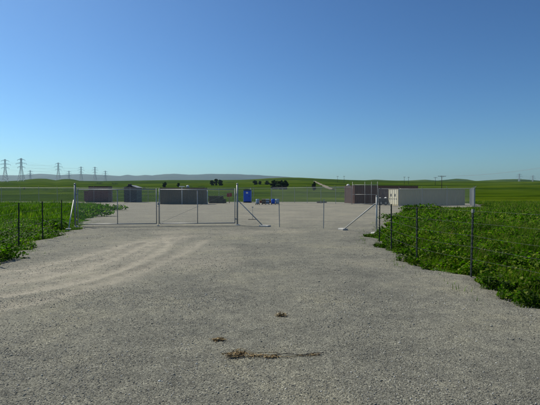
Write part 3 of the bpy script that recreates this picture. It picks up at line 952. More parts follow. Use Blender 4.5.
# ------------------------------------------------------------------ perimeter chain-link fence of the compound
far_panel = {}
def get_panel(w, h):
    k = (round(w, 2), h)
    if k not in far_panel: far_panel[k] = mesh_panel('mesh_panel', w, h - .05, .065, .0058)
    return far_panel[k]
def chain_fence(label, A, B, h, barbed=True, arm=.30):
    A = Vector((*A, 0)); B = Vector((*B, 0))
    d = B - A; L = d.length; rz = math.atan2(d.y, d.x); d.normalize()
    n_ = max(1, round(L / 3.05)); s = L / n_
    root = empty('chain_link_fence', (A.x, A.y, 0), rz, label, 'fence', 'chain-link fences round the compound')
    def g(x): q = A + d * x; return tz(q.x, q.y) + .05
    pm = MB().tube((0, 0, -.05), (0, 0, h + .02), .034, .034, 8)
    if barbed: pm.tube((0, 0, h), (0, -.18, h + arm), .016, .013, 5)
    pm = pm.mesh('post'); pm.materials.append(M['galv'])
    pan = get_panel(s, h)
    rail = MB().tube((0, 0, 0), (1, 0, 0), .023, .023, 7).mesh('top_rail'); rail.materials.append(M['galv'])
    for i in range(n_ + 1):
        inst('post', pm, root, (i * s, 0, g(i * s)))
    for i in range(n_):
        z0, z1 = g(i * s), g((i + 1) * s)
        sh = -math.atan2(z1 - z0, s)
        inst('mesh_panel', pan, root, (i * s, -.04, z0 + .03), (0, sh, 0))
        inst('top_rail', rail, root, (i * s, 0, z0 + h), (0, sh, 0), (math.hypot(s, z1 - z0), 1, 1))
    if barbed:
        for k in range(3):
            w = MB()
            t = (k + 1) / 3
            pts = [(i * s, -.18 * t, g(i * s) + h + arm * t - .02) for i in range(n_ + 1)]
            w.path(pts, .005, 4); w.build('barbed_wire', M['barb'], root)
    return root
G_L = (at(352.5, 64), 64); G_R = (at(377.5, 62.5), 62.5)
CORNER = (at(474.5, 52), 52)
chain_fence('long chain-link fence along the back of the gravel yard', (-62, 75), (at(271, 79.5), 79.5), 2.55)
chain_fence('slanting chain-link fence between the blue toilet and the tall rolling gate', (at(271, 79.5) + .1, 79.35), (G_L[0] - .15, G_L[1]), 2.55)
chain_fence('chain-link fence in front of the tan container', (G_R[0] + .15, G_R[1]), CORNER, 2.42)
chain_fence('chain-link fence running back past right end of tan container', (CORNER[0] + .08, CORNER[1] + .1), (33.6, 74), 2.42)

def rolling_gate():
    a = Vector((*G_L, 0)); b2 = Vector((*G_R, 0)); d = b2 - a; L = d.length
    root = empty('rolling_gate', (a.x, a.y, tz(a.x, a.y) + .05), math.atan2(d.y, d.x), 'tall pale tube-framed chain-link gate in front of the brown shed', 'gate')
    H = 2.85
    for x in (.0, L * .5, L * .76, L):
        MB().tube((x, 0, .0), (x, 0, H + .42), .026, .026, 8).build('upright', M['pale_pipe'], root, True)
    for z, nm in ((.12, 'bottom_rail'), (1.45, 'middle_rail'), (H, 'top_rail')):
        MB().tube((0, -.05, z), (L, -.05, z), .03, .03, 8).build(nm, M['pale_pipe'], root, True)
    me = mesh_panel('mesh_panel', L, H - .15, .065, .0040)
    inst('mesh_panel', me, root, (0, -.09, .13))
    for z in (H + .15, H + .28, H + .4):
        MB().tube((0, 0, z), (L, 0, z), .005, .005, 4).build('barbed_wire', M['barb'], root)
rolling_gate()

# ------------------------------------------------------------------ containers, sheds, bin
def corrugated(L, H, depth=.036, pitch=.28):
    """wall in XZ plane facing -Y, origin at lower left"""
    n_ = int(L / pitch); p = L / n_
    prof = []
    for i in range(n_):
        x = i * p
        prof += [(x, 0), (x + p * .30, 0), (x + p * .5, depth), (x + p * .8, depth)]
    prof.append((L, 0))
    vs = []; fs = []
    for (x, y) in prof: vs += [(x, y, 0), (x, y, H)]
    for i in range(len(prof) - 1): fs.append((2 * i, 2 * i + 2, 2 * i + 3, 2 * i + 1))
    return vs, fs

def container(name, label, fl, rz, L, Wd, H, side_mat, end_mat, roof_mat, frame_mat, z=0.0, door_end=None, cat='container', group='containers in the compound'):
    """fl: front-left ground corner; long side along local +X facing local -Y"""
    root = empty(name, (fl[0], fl[1], z), rz, label, cat, group)
    f = .13
    for (x, y) in ((0, 0), (L - f, 0), (0, Wd - f), (L - f, Wd - f)):
        MB().box(x, x + f, y, y + f, 0, H, .012).build('corner_post', frame_mat, root)
        for zz in (-.004, H - .11):
            MB().box(x - .006, x + f + .006, y - .006, y + f + .006, zz, zz + .118).build('corner_casting', frame_mat, root)
    for y in (.01, Wd - .09):
        MB().box(f, L - f, y, y + .08, .02, .18).build('bottom_rail', frame_mat, root)
        MB().box(f, L - f, y, y + .07, H - .10, H - .015).build('top_rail', frame_mat, root)
    for x in (.01, L - .09):
        MB().box(x, x + .08, f, Wd - f, .02, .18).build('bottom_rail', frame_mat, root)
        MB().box(x, x + .07, f, Wd - f, H - .10, H - .015).build('top_rail', frame_mat, root)
    def wall(nm, M4, LL, mat):
        vs, fs = corrugated(LL, H - .27)
        MB().add([M4 @ Vector(v) for v in vs], fs).build(nm, mat, root)
    wall('side_wall', Matrix.Translation((f, .03, .175)), L - 2 * f, side_mat)
    wall('side_wall', Matrix.Translation((L - f, Wd - .03, .175)) @ Matrix.Rotation(math.pi, 4, 'Z'), L - 2 * f, side_mat)
    wall('end_wall', Matrix.Translation((L - .03, f, .175)) @ Matrix.Rotation(math.pi / 2, 4, 'Z'), Wd - 2 * f, end_mat)
    if door_end:
        for k in range(2):
            y0 = f + k * (Wd - 2 * f) / 2; y1 = y0 + (Wd - 2 * f) / 2 - .012
            dr = MB().box(.02, .07, y0 + .004, y1, .185, H - .105, .008).build('door', end_mat, root)
            for yy in (y0 + .28, y1 - .28):
                MB().tube((-.012, yy, .12), (-.012, yy, H - .06), .018, .018, 6).build('lock_bar', M['galv'], dr)
                MB().box(-.03, -.006, yy - .05, yy + .25, 1.0, 1.05).build('handle', M['darkmetal'], dr)
            MB().box(.014, .019, y0 + .55 - .1 * k, y0 + .80 - .1 * k, 1.35, 1.75).build('placard', M['darkmetal'], dr)
    else:
        wall('end_wall', Matrix.Translation((.03, Wd - f, .175)) @ Matrix.Rotation(-math.pi / 2, 4, 'Z'), Wd - 2 * f, end_mat)
    MB().box(.085, L - .085, .085, Wd - .085, H - .07, H - .02).build('roof', roof_mat, root)
    MB().box(.095, L - .095, .095, Wd - .095, .08, .16).build('floor', M['wood'], root)
    return root

# tan container
T0 = Vector((at(398.2, 64), 64)); T1 = Vector((at(465, 68), 68))
trz = math.atan2(T1.y - T0.y, T1.x - T0.x)
tan_len = (T1 - T0).length
tzc = tz(T0.x + 5, T0.y) + .05
tan_c = container('shipping_container', 'long tan shipping container with cream lit doors behind the weeds', T0, trz, tan_len, 2.44, 2.46, M['tan_shaded'], M['tan'], M['tan_shaded'], M['tan_shaded'], tzc, True)
# slate container
d_m = 64.5
s_l = at(160, d_m); s_r = at(204.6, d_m)
slate = container('shipping_container', 'dark slate-grey container standing behind the right gate leaf', (s_l, d_m), R(-1.5), s_r - s_l, 2.44, 2.45, M['slate'], M['slate'], M['slate_top'], M['slate'], tz(s_l, d_m) + .05)
# brown metal shed seen through the rolling gate
B0 = Vector((at(354.5, 71), 71)); B1 = Vector((at(418, 76), 76))
def shed_long():
    L = (B1 - B0).length; Wd = 3.0; H = 2.98
    root = container('storage_shed', 'long dark brown corrugated shed behind the tall rolling gate', B0, math.atan2(B1.y - B0.y, B1.x - B0.x), L, Wd, H, M['brown'], M['brown'], M['brown'], M['brown'], tz(B0.x, B0.y) + .03, None, 'shed', None)
    if 'group' in root: del root['group']
    return root
shed_long()
x = at(417.5, 92)
container('shipping_container', 'low dark brown container just showing above roof of tan container', (x, 92), R(4), at(440, 92) - x, 2.44, 2.60, M['brown'], M['brown'], M['brown'], M['brown'], tz(x, 92) + .05)
x = at(88.5, 84)
container('shipping_container', 'dark brown container behind the dark red bin', (x, 84), R(2), at(108, 84) - x, 2.44, 2.95, M['brown'], M['brown'], M['brown'], M['brown'], tz(x, 84) + .05)

# dark red open bin
def red_bin():
    d = 78.0; x0 = at(84, d); x1 = at(108, d); L = x1 - x0; Wd = 2.3; H = 1.95
    z = tz(x0, d) + .05
    root = empty('waste_bin', (x0, d, z), R(1), 'dark red ribbed steel waste bin at left of the yard', 'bin')
    vs = [(0, 0, .22), (L, 0, .22), (L, Wd, .22), (0, Wd, .22), (0, -.0, H), (L, 0, H), (L, Wd, H), (0, Wd, H)]
    t = .06
    vs += [(t, t, H), (L - t, t, H), (L - t, Wd - t, H), (t, Wd - t, H), (t, t, .3), (L - t, t, .3), (L - t, Wd - t, .3), (t, Wd - t, .3)]
    fs = [(3, 2, 1, 0), (0, 1, 5, 4), (1, 2, 6, 5), (2, 3, 7, 6), (3, 0, 4, 7), (4, 5, 9, 8), (5, 6, 10, 9), (6, 7, 11, 10), (7, 4, 8, 11), (8, 9, 13, 12), (9, 10, 14, 13), (10, 11, 15, 14), (11, 8, 12, 15), (12, 13, 14, 15)]
    MB().add(vs, fs).build('body', M['redbin'], root)
    for k in range(7):
        xx = .08 + k * (L - .28) / 6
        MB().box(xx, xx + .11, -.09, -.003, .24, H - .02, .01).build('rib', M['redbin'], root)
    for y in (-.10, Wd + .003):
        MB().box(-.04, L + .04, y, y + .097, H - .01, H + .10, .015).build('rim', M['redbin'], root)
    for y in (.35, Wd - .5):
        MB().box(.1, L - .1, y, y + .15, .02, .218).build('skid', M['darkmetal'], root)
    for xx in (.25, L - .45):
        MB().tube((xx, .2, .09), (xx, Wd - .2, .09), .10, .10, 10).build('roller', M['darkmetal'], root)
red_bin()

# dark gabled shed
def gable_shed():
    d = 78.5; x0 = at(124, d); x1 = at(136.6, d); L = x1 - x0; Wd = 3.2; H = 2.62; P = .36
    root = empty('gabled_shed', (x0, d, tz(x0, d) + .05), 0, 'blackish gabled shed with pale roof behind the left gate leaf', 'shed')
    v = [(0, 0, 0), (L, 0, 0), (L, Wd, 0), (0, Wd, 0), (0, 0, H), (L, 0, H), (L, Wd, H), (0, Wd, H), (L / 2, 0, H + P), (L / 2, Wd, H + P)]
    MB().add(v, [(3, 2, 1, 0), (0, 1, 5, 8, 4), (1, 2, 6, 5), (2, 3, 7, 9, 6), (3, 0, 4, 7)]).build('wall', M['navy'], root)
    ov = .12; t = .05
    for s in (0, 1):
        xe = -ov if s == 0 else L + ov
        ze = H - ov * P / (L / 2) + .012
        a = [(xe, -ov, ze), (L / 2, -ov, H + P + .012), (L / 2, Wd + ov, H + P + .012), (xe, Wd + ov, ze)]
        bq = [(p[0], p[1], p[2] + t) for p in a]
        MB().add(a + bq, [(0, 1, 2, 3), (7, 6, 5, 4), (0, 4, 5, 1), (1, 5, 6, 2), (2, 6, 7, 3), (3, 7, 4, 0)]).build('roof', M['roof'], root)
    n_ = 9
    for k in range(n_):
        w_ = L / n_
        MB().box(k * w_ + .012, (k + 1) * w_ - .012, -.028, -.003, .06, H - .02, .005).build('board', M['navy'], root)
    MB().box(L * .30, L * .30 + .95, -.055, -.030, .08, 2.08, .006).build('door', M['navy'], root)
    MB().box(L * .34, L * .58, -.22, .4, H + .02, H + P + .28, .03).build('roof_vent', M['darkmetal'], root)
gable_shed()

# portable toilet
def toilet():
    d = 75.5; x = at(247.6, d)
    root = empty('portable_toilet', (x, d, tz(x, d) + .05), R(-6), 'blue portable toilet standing alone at the back of the yard', 'toilet')
    w = .62
    MB().box(-w - .04, w + .04, -w - .04, w + .04, .03, .16, .02).build('skid_base', M['darkmetal'], root)
    bd = MB().box(-w, w, -w, w, .16, 2.06, .05).build('cabin', M['blue'], root)
    dr = MB().box(-w + .14, w - .14, -w - .03, -w - .002, .24, 1.96, .012).build('door', M['blue'], root)
    MB().box(w - .32, w - .24, -w - .05, -w - .031, 1.05, 1.2).build('handle', M['darkmetal'], dr)
    MB().box(-.17, .17, -w - .04, -w - .031, 1.55, 1.82).build('sign', M['white'], dr)
    for k in range(5):
        MB().box(-w - .014, -w - .002, -.45, .45, 1.45 + k * .09, 1.49 + k * .09).build('vent_slat', M['blue'], root)
    prof = []
    vs = []; fs = []
    n_ = 9
    for i in range(n_):
        a = math.pi * i / (n_ - 1)
        for yy in (-w - .03, w + .03): vs.append((-(w + .04) * math.cos(a), yy, 2.063 + .30 * math.sin(a) ** .8))
    for i in range(n_ - 1): fs.append((2 * i, 2 * i + 2, 2 * i + 3, 2 * i + 1))
    fs += [tuple(range(0, 2 * n_, 2))[::-1], tuple(range(1, 2 * n_, 2)), (0, 1, 2 * n_ - 1, 2 * n_ - 2)]
    MB().add(vs, fs).build('roof', M['slate_top'], root)
    MB().tube((w - .15, w - .2, 1.9), (w - .15, w - .2, 2.55), .05, .05, 8).build('vent_pipe', M['white'], root)
toilet()

# white pole in front of the slate container, and pale post at its right end
def light_pole(px, d, h, label, arm=True, r=.05):
    x = at(px, d)
    root = empty('pole', (x, d, tz(x, d) + .05), 0, label, 'pole')
    MB().tube((0, 0, -.02), (0, 0, h), r, r * .8, 8).build('shaft', M['white'], root, True)
    MB().lathe([(.14, -.01), (.14, .04), (.05, .05)], 10).build('base_plate', M['galv'], root)
    if arm:
        MB().box(-.42, .42, -.05, .05, h, h + .14, .02).build('crossarm', M['white'], root)
light_pole(182, 63.6, 2.5, 'slim white pole with short crossarm in front of slate container', True)
light_pole(207.4, 64.6, 2.05, 'slim white post at right end of the slate container', False, .07)
def roof_unit(px, wpx, parent_name, label):
    d = 65.2; x = at(px, d); w = wpx * d / F
    root = empty('roof_fan', (x, d, tz(x, d) + .05 + 2.431), 0, label, 'fan')
    MB().box(-w / 2, w / 2, -.2, .2, 0, .10, .02).build('base', M['galv'], root)
    MB().lathe([(w * .34, .10), (w * .36, .16), (w * .46, .20), (w * .42, .32), (w * .15, .38)], 14).build('dome', M['white'], root, True)
roof_unit(187.8, 3.4, None, 'small white domed vent on the slate container roof')

# pale boards on the tan container roof
bo = empty('board_stack', (0, 0, 0), trz, 'few pale boards lying on roof of tan container', 'boards')
q = Matrix.Rotation(trz, 3, 'Z') @ Vector((.8, .7, 0)); bo.location = (T0.x + q.x, T0.y + q.y, tzc + 2.441)
for k in range(5):
    MB().box(.05 * k, 1.7 - .07 * k, .24 * (k % 3), .24 * (k % 3) + .2, .05 * (k // 3), .045 + .05 * (k // 3), .006).build('board', M['palewood'], bo)

# timber stacks
def timber_stack(px0, px1, d, rows, label, z0=0.0):
    x0 = at(px0, d); x1 = at(px1, d); L = x1 - x0
    root = empty('timber_stack', (x0, d, tz(x0, d) + .05 + z0), R(-2), label, 'timber', 'timber stacks beside slate container')
    z = 0
    for r_ in range(rows):
        for xx in (.25, L * .5, L - .4):
            MB().box(xx, xx + .12, .02, 1.1, z, z + .035).build('spacer', M['wood'], root)
        z += .037
        for k in range(5):
            j = random.uniform(-.12, .12)
            MB().box(.05 + j, L - .05 + j, k * .225, k * .225 + .205, z, z + .19, .008).build('timber', M['wood'], root)
        z += .192
    return z
zt = timber_stack(208.4, 225.2, 70.5, 3, 'lower wider stack of dark timbers right of slate container')
timber_stack(208.6, 222.8, 70.5, 2, 'upper shorter stack of dark timbers right of slate container', zt + .004)

# red sign on faded post
d = 71.0; x = at(229.4, d)
sg = empty('sign_post', (x, d, tz(x, d) + .05), 0, 'small red sign with two plates on a faded post', 'sign')
MB().box(-.05, .05, -.04, .04, -.02, 1.15, .01).build('post', M['pinkpost'], sg)
MB().box(-.40, -.02, -.075, -.045, 1.02, 1.62, .01).build('plate', M['red'], sg)
MB().box(.02, .40, -.075, -.045, 1.08, 1.66, .01).build('plate', M['red'], sg)
MB().box(-.36, .36, -.044, -.040, 1.1, 1.18).build('bracket', M['darkmetal'], sg)

# pallets of supplies beside the toilet
def drum_mesh():
    return MB().lathe([(.27, 0), (.285, .02), (.285, .27), (.297, .29), (.285, .31), (.285, .56), (.297, .58), (.285, .60), (.285, .84), (.27, .87), (.255, .86)], 16)
def pallet(px, d, w, label):
    x = at(px, d)
    root = empty('pallet', (x, d, tz(x, d) + .05), R(random.uniform(-6, 6)), label, 'pallet', 'pallets beside the portable toilet')
    for k in range(6):
        yy = -.5 + k * .19
        MB().box(-w / 2, w / 2, yy, yy + .1, .10, .125).build('deck_board', M['wood'], root)
    for xx in (-w / 2, -.05, w / 2 - .1):
        MB().box(xx, xx + .1, -.5, .55, 0, .098).build('bearer', M['wood'], root)
    return root
for i, (px, w, lab) in enumerate(((257.6, .6, 'small pallet nearest the blue portable toilet'), (265.6, 1.1, 'middle pallet of the three right of the blue toilet'), (275.2, 1.2, 'rightmost pallet of the three right of the blue toilet'))):
    pr = pallet(px, 63.0, w, lab)
    if i == 0:
        dm = drum_mesh(); o = dm.build('drum', M['paleblue'], None, True); o.location = pr.location + Vector((0, 0, .127)); o.scale = (.9, .9, .75)
        tag(o, 'pale blue drum on the small pallet nearest the toilet', 'drum')
    elif i == 1:
        for k, (dx, mt, lb) in enumerate(((-.28, 'slate', 'grey crate on the left half of middle pallet'), (.28, 'paleblue', 'pale blue crate on the right half of middle pallet'))):
            cr = empty('crate', pr.location + Vector((dx, 0, .128)), 0, lb, 'crate')
            MB().box(-.25, .25, -.35, .35, 0, .62, .015).build('body', M[mt], cr)
            for zz in (.1, .42): MB().box(-.26, .26, -.37, -.352, zz, zz + .09).build('batten', M['wood'], cr)
            MB().box(-.27, .27, -.37, .37, .624, .66, .008).build('lid', M['white'] if k else M['palewood'], cr)
    else:
        for k, (dx, mt, lb) in enumerate(((-.3, 'blue', 'blue drum on the left of rightmost pallet'), (.3, 'paleblue', 'pale blue drum on the right of rightmost pallet'))):
            o = drum_mesh().build('drum', M[mt], None, True); o.location = pr.location + Vector((dx, -.05, .127)); o.scale = (.95, .95, .78)
            tag(o, lb, 'drum')

d = 72.0; x = at(259.5, d)
rs = empty('steel_sheet_stack', (x, d, tz(x, d) + .05), R(3), 'low stack of rusty red steel sheets behind the pallets', 'steel sheets')
for k in range(6):
    MB().box(.03 * (k % 3), 1.9 - .04 * (k % 2), .02 * k, 1.1 + .02 * k, .07 * k, .07 * k + .066, .004).build('sheet', M['rust'], rs)

# tyres on the yard
def tyre(px, d, label):
    x = at(px, d)
    root = empty('tyre', (x, d, tz(x, d) + .06), random.uniform(0, 3), label, 'tyre')
    n_, m_ = 22, 8
    def torus(Rr, rr, sz):
        vs = []; fs = []
        for i in range(n_):
            a = 2 * math.pi * i / n_
            for j in range(m_):
                b_ = 2 * math.pi * j / m_
                q_ = Rr + rr * math.copysign(abs(math.cos(b_)) ** .7, math.cos(b_))
                vs.append((q_ * math.cos(a), q_ * math.sin(a), sz * math.copysign(abs(math.sin(b_)) ** .6, math.sin(b_)) + sz))
        for i in range(n_):
            for j in range(m_):
                fs.append((i * m_ + j, ((i + 1) % n_) * m_ + j, ((i + 1) % n_) * m_ + (j + 1) % m_, i * m_ + (j + 1) % m_))
        return vs, fs
    vs, fs = torus(.37, .12, .12)
    MB().add(vs, fs).build('carcass', M['rubber'], root, True)
    tr = MB()
    for i in range(n_):
        a = 2 * math.pi * i / n_
        mt_ = Matrix.Rotation(a, 4, 'Z') @ Matrix.Translation((.485, 0, .12))
        tr.box(-.006, .012, -.04, .04, -.09, .09, 0, mt_)
    tr.build('tread', M['rubber'], root)
    for k, z in ((0, .0),): pass
tyre(319.6, 73.5, 'left of two dark tyres lying on the far gravel')
tyre(323.8, 73.8, 'right of two dark tyres lying on the far gravel')

# slim white tank on a blue base outside the back fence
d = 83.0; x = at(348.1, d)
tk = empty('upright_tank', (x, d, tz(x, d) + .05), 0, 'slim upright white tank over blue base beside the brown shed', 'tank')
MB().lathe([(.31, 0), (.31, 2.2), (.29, 2.24)], 16).build('base', M['blue'], tk, True)
MB().lathe([(.30, 2.243), (.31, 2.3), (.31, 3.25), (.26, 3.36), (.10, 3.42)], 16).build('tank_body', M['white'], tk, True)
MB().tube((0, 0, 3.40), (0, 0, 3.52), .05, .05, 8).build('cap', M['galv'], tk)

# parked flatbed trailer with white sacks between shed and tan container
def trailer():
    d = 66.4; x0 = at(378.6, d); x1 = at(388.6, d); L = x1 - x0
    root = empty('flatbed_trailer', (x0, d, tz(x0, d) + .05), R(3), 'dark flatbed trailer between brown shed and tan container', 'trailer')
    MB().box(0, L, 0, 1.5, .55, .68, .01).build('deck', M['darkmetal'], root)
    MB().box(0, L, -.02, .03, .684, 1.08, .008).build('side_board', M['darkmetal'], root)
    for xx in (.35, L - .4):
        wv = MB().tube((xx, -.02, .33), (xx, .20, .33), .33, .33, 16).build('wheel', M['rubber'], root)
        MB().tube((xx, -.035, .33), (xx, -.021, .33), .17, .17, 12).build('rim', M['galv'], wv)
    MB().box(-.02, .04, .04, 1.46, .684, 1.3, .01).build('headboard', M['darkmetal'], root)
    MB().box(.05, L - .02, .1, .16, .2, .548).build('chassis', M['darkmetal'], root)
    for k, (xx, sz, lb) in enumerate(((.36, .26, 'white sack at left end of the dark trailer'), (.80, .22, 'white sack in the middle of the dark trailer'), (1.2, .28, 'white sack at right end of the dark trailer'))):
        v_ = []
        me = MB().lathe([(sz * .55, 0), (sz, sz * .25), (sz * 1.02, sz * .9), (sz * .7, sz * 1.5), (sz * .2, sz * 1.75)], 10)
        vs = []
        for p in me.v:
            n3 = noise.noise(Vector(p) * 5 + Vector((k, 0, 0)))
            vs.append((p[0] * (1 + .25 * n3), p[1] * (1 + .2 * n3), p[2] * (1 + .15 * n3)))
        me.v = vs
        o = me.build('sack', M['white'], None, True)
        o.location = (x0 + xx, d + .45, tz(x0, d) + .05 + .684)
        tag(o, lb, 'sack')
trailer()

# ------------------------------------------------------------------ pylons, poles and cables
def pylon_proto(h):
    body = MB(); r = h * .0055
    def half(t):                     # half width of the shaft at height t (0..1)
        return h * (np.interp(t, [0, .55, .62, 1.0], [.115, .035, .030, .020]))
    lev = [0, .14, .27, .38, .47, .55, .62, .70, .78, .86, .94, 1.0]
    cn = [(-1, -1), (1, -1), (1, 1), (-1, 1)]
    for a, b2 in zip(lev[:-1], lev[1:]):
        ha, hb = half(a), half(b2)
        for k in range(4):
            p = Vector((cn[k][0] * ha, cn[k][1] * ha, a * h)); q = Vector((cn[k][0] * hb, cn[k][1] * hb, b2 * h))
            k2 = (k + 1) % 4
            p2 = Vector((cn[k2][0] * ha, cn[k2][1] * ha, a * h)); q2 = Vector((cn[k2][0] * hb, cn[k2][1] * hb, b2 * h))
            body.tube(p, q, r, r, 4); body.tube(p, q2, r * .6, r * .6, 3); body.tube(p2, q, r * .6, r * .6, 3)
            body.tube(q, q2, r * .6, r * .6, 3)
    bm_ = body.mesh('lattice_body'); bm_.materials.append(M['tower'])
    arms = []
    for z, w in ((.62, .15), (.78, .21), (.94, .15)):
        m_ = MB(); hw = half(z)
        for s in (-1, 1):
            tip = Vector((s * w * h, 0, z * h))
            for y in (-1, 1):
                m_.tube((s * hw, y * hw, z * h), tip, r * .8, r * .6, 4)
                m_.tube((s * hw, y * hw, z * h + .045 * h), tip, r * .8, r * .6, 4)
                for t in (.33, .66):
                    a_ = Vector((s * hw, y * hw, z * h)).lerp(tip, t); b_ = Vector((s * hw, y * hw, z * h + .045 * h)).lerp(tip, t - .2)
                    m_.tube(a_, b_, r * .5, r * .5, 3)
        me = m_.mesh('crossarm'); me.materials.append(M['tower']); arms.append(me)
        ins = MB()
        for s in (-1, 1): ins.tube((s * w * h, 0, z * h), (s * w * h, 0, z * h - .05 * h), r * .9, r * .9, 6)
        me = ins.mesh('insulator'); me.materials.append(M['cable']); arms.append(me)
    pk = MB().tube((0, 0, h), (0, 0, h * 1.035), r, r * .5, 4).mesh('peak'); pk.materials.append(M['tower'])
    return bm_, arms, pk
PYL = pylon_proto(46.0)
def pylon(px, ytop, d, label, rz):
    x = at(px, d)
    ztop = EYE + (HOR - ytop) / F * d
    zb = float(terrain(x, d))
    s = max((ztop - zb) / 46.0, .4)
    root = empty('pylon', (x, d, zb - .5), rz, label, 'pylon', 'lattice pylons on the left horizon')
    root.scale = (s, s, s)
    inst('lattice_body', PYL[0], root)
    for k, me in enumerate(PYL[1]): inst('crossarm' if k % 2 == 0 else 'insulator', me, root)
    inst('peak', PYL[2], root)
    return root, s
pyl = {}
for key, px, yt, d, lab, rz in (
    ('a', 5.5, 159.2, 900, 'lattice pylon nearest the left edge of the photo', .35),
    ('b', 21.6, 158.2, 880, 'tallest lattice pylon, second from the left edge', .15),
    ('c', 58.6, 162.6, 1120, 'lattice pylon above the left gate post', .2),
    ('d', 81.3, 166.6, 1130, 'lattice pylon above the left end of the red bin', .15),
    ('e', 95.2, 166.8, 1140, 'lattice pylon above the middle of the red bin', .15),
    ('f', 105.6, 170.8, 1500, 'faint small pylon above the right end of the red bin', .15),
    ('g', 30.6, 170.4, 1500, 'faint small pylon between the second and third large pylons', .2),
    ('h', 69.2, 170.8, 1500, 'faint small pylon just right of the gate post pylon', .2),
    ('i', 519.0, 173.6, 1500, 'faint small pylon on the right horizon', -.2),
    ('j', 532.5, 175.4, 1600, 'faint pylon nearest the right edge of the photo', -.2)):
    pyl[key] = pylon(px, yt, d, lab, rz)
def cable_set(k1, k2, label, fr=(.62, .78, .94), sag=.02):
    (o1, s1), (o2, s2) = pyl[k1], pyl[k2]
    root = empty('power_line', o1.location, 0, label, 'power line', 'power lines between pylons')
    W_ = {.62: .15, .78: .21, .94: .15}
    for z in fr:
        for s in (-1, 1):
            def tip(o, sc):
                v = Matrix.Rotation(o.rotation_euler.z, 3, 'Z') @ Vector((s * W_[z] * 46 * sc, 0, 0))
                return o.location + v + Vector((0, 0, (z - .05) * 46 * sc))
            a = tip(o1, s1) - o1.location; b_ = tip(o2, s2) - o1.location
            L = (b_ - a).length
            pts = [a.lerp(b_, t / 14) - Vector((0, 0, sag * L * 4 * (t / 14) * (1 - t / 14))) for t in range(15)]
            MB().path(pts, .045, 3).build('cable', M['cable'], root)
cable_set('a', 'c', 'power cables between the edge pylon and the gate post pylon')
cable_set('b', 'd', 'power cables between the tallest pylon and the red bin pylon')
cable_set('c', 'h', 'power cables running on from the gate post pylon')
cable_set('d', 'f', 'power cables running on over the dark red bin')
cable_set('i', 'j', 'faint power cables between the two right-hand pylons')

def utility_pole(px, ytop, d, arms, label, aw=2.2):
    x = at(px, d); zb = float(terrain(x, d)); zt = EYE + (HOR - ytop) / F * d; h = zt - zb
    root = empty('utility_pole', (x, d, zb - .2), R(12), label, 'pole', 'utility poles on the right horizon')
    MB().tube((0, 0, -.2), (0, 0, h + .2), .24, .17, 8).build('shaft', M['pole'], root, True)
    for k in range(arms):
        z = h - .3 - k * 1.3
        ar = MB().box(-aw, aw, -.32, -.19, z - .12, z + .12).build('crossarm', M['pole'], root)
        for xx in (-aw + .2, -aw * .4, aw * .4, aw - .2):
            MB().lathe([(.10, 0), (.14, .12), (.08, .3)], 8, (xx, -.255, z + .12)).build('insulator', M['cable'], ar)
        MB().tube((-aw * .5, -.2, z - .1), (0, -.2, z - 1.0), .05, .05, 4).build('strut', M['pole'], ar)
        MB().tube((aw * .5, -.2, z - .1), (0, -.2, z - 1.0), .05, .05, 4).build('strut', M['pole'], ar)
    return root, h
up1 = utility_pole(441.6, 175.6, 320, 1, 'nearest utility pole with wide crossarm behind the tan container', 3.2)
up2 = utility_pole(435.2, 177.2, 560, 1, 'second utility pole just left of the nearest one', 2.6)
up3 = utility_pole(404.2, 176.8, 620, 1, 'left of two thin distant poles above the brown shed', 1.6)
up4 = utility_pole(408.4, 177.0, 640, 1, 'right of two thin distant poles above the brown shed', 1.6)
up5 = utility_pole(337.5, 176.2, 700, 1, 'left of two thin distant poles above the white tank', 1.8)
up6 = utility_pole(344, 176.0, 720, 1, 'right of two thin distant poles above the white tank', 1.8)
def pole_wires(p, q, label, ws=(-2.0, -.7, .7, 2.0), r=.022):
    (o1, h1) = p
    root = empty('overhead_wire', o1.location, 0, label, 'wire', 'overhead wires at the right')
    for w in ws:
        a = Vector((w, 0, h1)); b_ = Vector(q) + Vector((w, 0, 0)) - o1.location
        L = (b_ - a).length
        pts = [a.lerp(b_, t / 12) - Vector((0, 0, .012 * L * 4 * (t / 12) * (1 - t / 12))) for t in range(13)]
        MB().path(pts, r, 3).build('cable', M['cable'], root)
pole_wires(up1, (at(560, 190), 190, float(terrain(at(560, 190), 190)) + 12.0), 'thin overhead wires running from nearest utility pole to right edge')
pole_wires(up2, (up1[0].location.x, up1[0].location.y, up1[0].location.z + up1[1]), 'thin overhead wires between the two utility poles', (-2, -.7, .7, 2))

